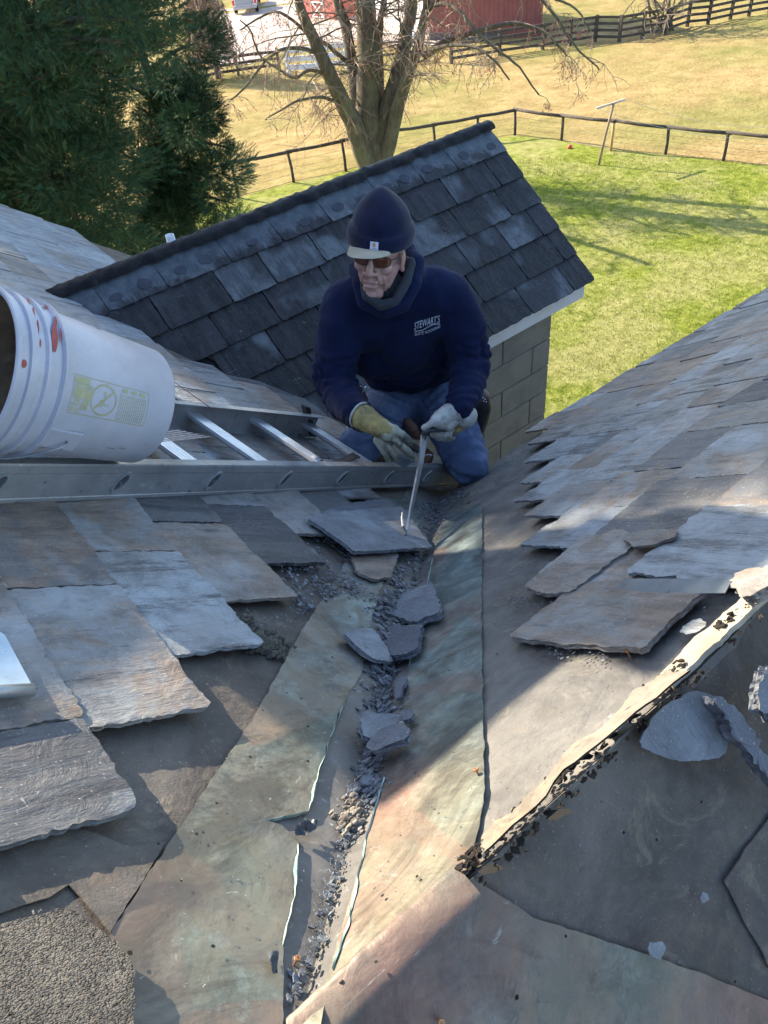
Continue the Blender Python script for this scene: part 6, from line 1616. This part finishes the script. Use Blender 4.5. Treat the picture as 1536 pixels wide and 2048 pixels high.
def twig(p, d, l, r, lev, droop):
    n = 5; q = [p]; dd = d.copy()
    for i in range(n):
        dd = (dd+Vector((random.gauss(0, .2), random.gauss(0, .2), random.gauss(0, .16)-droop*.12))).normalized(); q.append(q[-1]+dd*l/n)
    tube(twigs if r < .03 else limbs, q, [r*(1-.6*i/n) for i in range(n+1)], 5 if r > .02 else 3, False)
    if lev == 0:
        for i in range(3):
            b = q[random.randint(2, n)]; e = (dd+Vector((random.gauss(0, .5), random.gauss(0, .5), random.gauss(0, .5)))).normalized()
            tube(buds, [b, b+e*.03, b+e*.06], [.004, .009, .003], 3, False)
        return
    for i in range(random.choice((3, 4, 5))):
        k = random.randint(1, n); e = (dd*.7+Vector((random.gauss(0, .7), random.gauss(0, .7), random.gauss(-.1, .5)))).normalized()
        twig(q[k], e, l*random.uniform(.45, .75), r*.55, lev-1, droop)
random.seed(21)
for pts, a, b in stems:
    bm = bmesh.new(); q, rr = stem(bm, pts, a, b); B2('stem', bm, BARK, maple, True)
    for i in range(14):
        k = random.randint(len(q)//3, len(q)-1); d = Vector((random.gauss(0, 1), random.gauss(0, 1), random.uniform(-.1, .9))).normalized()
        twig(q[k], d, random.uniform(1.0, 2.2), min(.03, rr[k]*.35), 2, .8)
boughs = [([(852, 112, -1), (880, 88, -1.5), (925, 72, -2), (1010, 48, -2.5), (1060, 52, -2.8), (1105, 78, -3), (1135, 112, -3.1)], 7, 2),
          ([(856, 14, -1.2), (890, 8, -2), (925, 30, -2.6), (960, 70, -3), (1000, 105, -3.2), (1040, 135, -3.4), (1075, 190, -3.5)], 5, 1.5),
          ([(846, 110, -1), (870, 98, -2), (905, 90, -3), (950, 95, -3.6), (985, 118, -4), (1020, 160, -4.2)], 5, 1.5),
          ([(663, 158, -.8), (635, 110, -1), (600, 97, -1.4), (560, 100, -2), (525, 130, -2.4), (490, 175, -2.8), (462, 200, -3)], 5, 1.5),
          ([(655, 150, -.8), (620, 140, -1), (590, 155, -1.5), (560, 140, -2), (520, 110, -2.4), (500, 60, -2.6), (480, 40, -2.8)], 4, 1.2),
          ([(690, 215, -.4), (650, 195, -1), (600, 200, -1.8), (570, 215, -2.2), (530, 240, -2.5)], 4, 1.2), ([(700, 130, .5), (660, 95, 0), (620, 70, -.6), (560, 25, -1), (520, 35, -1.4), (480, 60, -1.8)], 5, 1.3),
          ([(850, 30, -1.2), (900, -30, -2), (980, -50, -3), (1060, -20, -3.6), (1110, 30, -4), (1150, 90, -4.3), (1200, 140, -4.5)], 6, 1.4), ([(860, -30, -1.5), (950, -60, -2.5), (1050, -20, -3), (1140, 10, -3.5), (1180, 60, -4)], 5, 1.2)]
for pts, a, b in boughs:
    q, rr = stem(limbs, pts, a, b, seg=7); 
    for i in range(11):
        k = random.randint(2, len(q)-1); d = Vector((random.gauss(0, .7), random.gauss(0, .7), random.uniform(-1, .35))).normalized(); twig(q[k], d, random.uniform(.4, 1.1), min(.016, rr[k]*.6), random.choice((1, 2)), 1.6)
B2('limbs', limbs, BARK, maple, True); B2('twigs', twigs, TWIG, maple); B2('buds', buds, BUD, maple)
# weeping shrub by the yard
sb = ghit(438, 158); shrub = thing('weeping_shrub', 'mound shaped weeping shrub with drooping bare stems and reddish buds', 'shrub', sb)
random.seed(31); twigs = bmesh.new(); buds = bmesh.new(); bm = bmesh.new(); tube(bm, [sb, sb+UP*2, sb+UP*4.4], [.16, .12, .07], 8); B2('trunk', bm, BARK, shrub, True)
for i in range(330):
    a = random.random()*6.283; h0 = random.uniform(1.2, 4.6); R = (1.75-.25*h0*.7)*random.uniform(.55, 1.05); d = Vector((math.cos(a), math.sin(a), 0)); top = sb+UP*h0
    q = smoothpath([top, top+d*R*.45+UP*.22, top+d*R*.85-UP*.15, top+d*R*1.05-UP*random.uniform(.5, 1.1), top+d*R*1.12-UP*random.uniform(1.1, 1.5)], 3); q = [Vector((p.x, p.y, max(p.z, sb.z+.03)))+Vector((random.gauss(0, .03), random.gauss(0, .03), 0)) for p in q]
    tube(twigs, q, [.03-.022*k/len(q) for k in range(len(q))], 4, False)
    for k in range(7):
        b = random.choice(q[3:]); e = Vector((random.gauss(0, .4), random.gauss(0, .4), random.gauss(.2, .4))).normalized(); tube(buds, [b, b+e*.05, b+e*.11], [.012, .022, .006], 4, False)
B2('stems', twigs, TWIG, shrub); B2('buds', buds, BUD, shrub)
# bare bush at the far fence
bb_ = ghit(1310, 66); bush = thing('bare_bush', 'leafless bush behind the board fence at the top right', 'bush', bb_); twigs = bmesh.new(); buds = bmesh.new(); limbs = bmesh.new()
for i in range(9):
    twig(bb_+RT*random.uniform(-.2, 1.0), Vector((random.gauss(0, .35), random.gauss(0, .35), 1)).normalized(), random.uniform(2.2, 3.4), .07, 3, -.1)
B2('limbs', limbs, BARK, bush); B2('twigs', twigs, TWIG, bush); buds.free()
# evergreens
NEED = Mat('evergreen_foliage'); r_ = NEED.sep(NEED.attr('rnd'))
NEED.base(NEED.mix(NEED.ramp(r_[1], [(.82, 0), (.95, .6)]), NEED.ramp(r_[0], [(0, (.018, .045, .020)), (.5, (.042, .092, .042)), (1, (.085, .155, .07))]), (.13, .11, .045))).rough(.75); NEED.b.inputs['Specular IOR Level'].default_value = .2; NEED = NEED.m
def template(rg):
    """one feathery branchlet along +x, unit length: a drooping spine with paired side sprigs"""
    out = []; q = np.zeros(3); d = np.array([1., 0, 0])
    for k in range(5):
        d = d+np.array([0, 0, -.07])+rg.normal(0, .09, 3); d /= np.linalg.norm(d); e = q+d*.2; ww = .30*(1-.6*k/5)
        for s in (-1, 1):
            sd = np.array([-d[1]*s, d[0]*s, rg.normal(0, .25)]); sd /= np.linalg.norm(sd); tip = q+d*.1+(sd*.8+d*.75)*ww; w2 = np.cross(tip-q, [0, 0, 1]); w2 = w2/np.linalg.norm(w2)*.030
            out.append((q+d*.02-w2, q+d*.05+w2*1.0+d*.05, tip)); out.append((q+(tip-q)*.45, q+(tip-q)*.6+d*.05, q+(tip-q)*.5+d*.15+sd*.02))
        w2 = np.array([-d[1], d[0], 0])*.03; out.append((q-w2, q+w2, e+d*.06)); q = e
    return np.array(out)
TEMPL = [template(np.random.default_rng(100+i)) for i in range(12)]
def evergreen(name, label, base, blobs, leaf, dens, seed=1, group=None):
    random.seed(seed); rg = np.random.default_rng(seed); t = thing(name, label, 'evergreen tree', base, group); lim = bmesh.new(); VV = []; CC = []
    for (c, r) in blobs:
        ax_ = Vector((base.x, base.y, c.z-r*.5)); out = (c-ax_); out = out.normalized() if out.length > .01 else Vector((0, 0, 1))
        tube(lim, [ax_, ax_.lerp(c, .6)+UP*.05, c], [.035+.02*r, .03, .012], 5, False)
        br = random.gauss(.45, .13); brown = random.random(); N = int(dens*r*r)
        v = rg.normal(0, 1, (N, 3)); v /= np.linalg.norm(v, axis=1)[:, None]; rr = r*rg.uniform(.3, 1, N)**.6
        lump = np.array([1+.45*fbm((c+Vector(q)*r)*2.6+Vector((seed, 0, 0)), 2) for q in v])
        p = np.array(c)+v*(rr*lump)[:, None]*[1, 1, .8]
        d = v*.8+np.array(out)*.5+[0, 0, .12]+rg.normal(0, .25, (N, 3)); d /= np.linalg.norm(d, axis=1)[:, None]
        u = rg.normal(0, 1, (N, 3)); u -= d*(u*d).sum(1)[:, None]; u /= np.linalg.norm(u, axis=1)[:, None]; w = np.cross(d, u)
        R = np.stack([d, u, w], 2); L = leaf*rg.uniform(.65, 1.35, N); k = rg.integers(0, 12, N)
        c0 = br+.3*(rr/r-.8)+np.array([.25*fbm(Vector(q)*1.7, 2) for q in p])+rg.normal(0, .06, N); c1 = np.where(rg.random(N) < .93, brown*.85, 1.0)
        for i in range(12):
            m = k == i
            if not m.any(): continue
            q = np.einsum('nij,tcj->ntci', R[m], TEMPL[i])*L[m][:, None, None, None]+p[m][:, None, None, :]
            nt = q.shape[1]; VV.append(q.reshape(-1, 3, 3)); cc = np.stack([np.repeat(c0[m], nt)+rg.normal(0, .05, m.sum()*nt), np.repeat(c1[m], nt), np.zeros(m.sum()*nt)], 1); CC.append(np.clip(cc, 0, 1))
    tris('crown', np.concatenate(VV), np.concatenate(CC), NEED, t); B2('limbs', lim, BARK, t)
    top = max(c.z for c, r in blobs); b3 = bmesh.new(); tube(b3, [base, base.lerp(Vector((base.x, base.y, top)), .5), Vector((base.x, base.y, top))], [.2, .12, .03], 10); B2('trunk', b3, BARK, t, True)
    return t
def pxblobs(lst, dist, jit=.7):
    out = []
    for x, y, r in lst:
        c = onplane(x, y, dist+random.uniform(-jit, jit)); out.append((c, r*dep(c)/FPX))
    return out
random.seed(8)
bA = pxblobs([(40, 50, 105), (150, 50, 100), (255, 40, 90), (325, 30, 62), (335, 90, 52), (290, 110, 55), (200, 130, 85), (90, 160, 105), (170, 235, 90), (70, 280, 105), (-20, 240, 100), (205, 300, 62), (130, 350, 100), (30, 400, 95), (215, 400, 62), (240, 455, 50), (160, 440, 85), (90, 480, 80), (60, 470, 90), (200, 500, 60), (262, 498, 36), (-60, 380, 100), (-60, 80, 100), (60, -60, 110), (200, -60, 110), (310, -60, 70)], 9.5)
bA += pxblobs([(30, 120, 110), (140, 180, 110), (200, 60, 110), (120, 300, 120), (60, 400, 110), (170, 400, 90), (100, 20, 110), (280, 60, 70)], 11.2)
baseA = onplane(60, 300, 10.8); baseA.z = gz(baseA.x, baseA.y)
for k in range(24):
    a = k*2.4; h = -8+k*.55; r = 2.4*(1-abs(k-12)/16); bA.append((Vector((baseA.x, baseA.y, h+1))+AW*abs(math.sin(a))*1.6+RT*math.cos(a)*r*.7-RT*.4, .8))
evergreen('evergreen_tree', 'big dark evergreen filling the top left corner of the photo', baseA, bA, .12, 2600, seed=3)
random.seed(12)
bB = pxblobs([(405, 185, 34), (370, 190, 42), (330, 215, 48), (420, 235, 34), (375, 250, 52), (435, 290, 28), (462, 296, 12), (320, 345, 42), (375, 320, 55), (430, 340, 34), (300, 395, 50), (360, 390, 60), (425, 395, 40), (462, 405, 16), (330, 450, 60), (395, 445, 42), (290, 490, 50), (350, 500, 50), (270, 440, 40), (400, 480, 30), (335, 170, 30)], 13.5, .5)
bB += pxblobs([(340, 230, 60), (350, 290, 55), (330, 170, 45), (360, 350, 60), (340, 420, 60), (320, 250, 50), (310, 330, 45)], 14.0, .3)
baseB = onplane(350, 350, 14.2); baseB.z = gz(baseB.x, baseB.y)
for k in range(18):
    a = k*2.4; h = -8+k*.42; bB.append((Vector((baseB.x, baseB.y, h+.6))+AW*abs(math.sin(a))*1.0+RT*math.cos(a)*.9, .55))
evergreen('evergreen_tree', 'smaller evergreen just right of the big one, in front of the split rail fence', baseB, bB, .115, 5200, seed=5)
random.seed(77)
bq = Vector((9.3, 12.7, 0)); bq.z = gz(bq.x, bq.y)  # unseen shrub, added only for the shadow it throws on the lawn
evergreen('shadow_shrub', 'round unseen evergreen shrub added behind the dark slate roof to shadow the lawn', bq, [(bq+Vector((random.uniform(-.8, .8), random.uniform(-.8, .8), random.uniform(.5, 2.0))), .6) for k in range(16)], .16, 500, seed=9)
# unseen evergreens added on the left to keep sun off the roofs
for i, (kx, ky, hh, rr) in enumerate(((.3, 10.8, 21, 2.45), (-.5, 14.5, 22, 2.1), (2.6, 13.2, 20, 2.5), (1.5, 18.0, 24, 3.0))):
    random.seed(40+i); bl = []; g = gz(kx, ky)
    for k in range(95):
        f = random.random()**.8; h = g+1+(hh-1)*f; r = rr*(1-.55*f**1.6)*random.uniform(.1, .75); a = random.random()*6.28; bl.append((Vector((kx+r*math.cos(a), ky+r*math.sin(a), h)), random.uniform(.75, 1.0)))
    evergreen('evergreen_tree', ['tall unseen evergreen added for shade, nearest the house', 'tall unseen evergreen added for shade, second from the house', 'tall unseen evergreen added for shade, behind the nearest', 'tallest unseen evergreen added for shade, at the back'][i], Vector((kx, ky, g)), bl, .34, 560, seed=50+i)
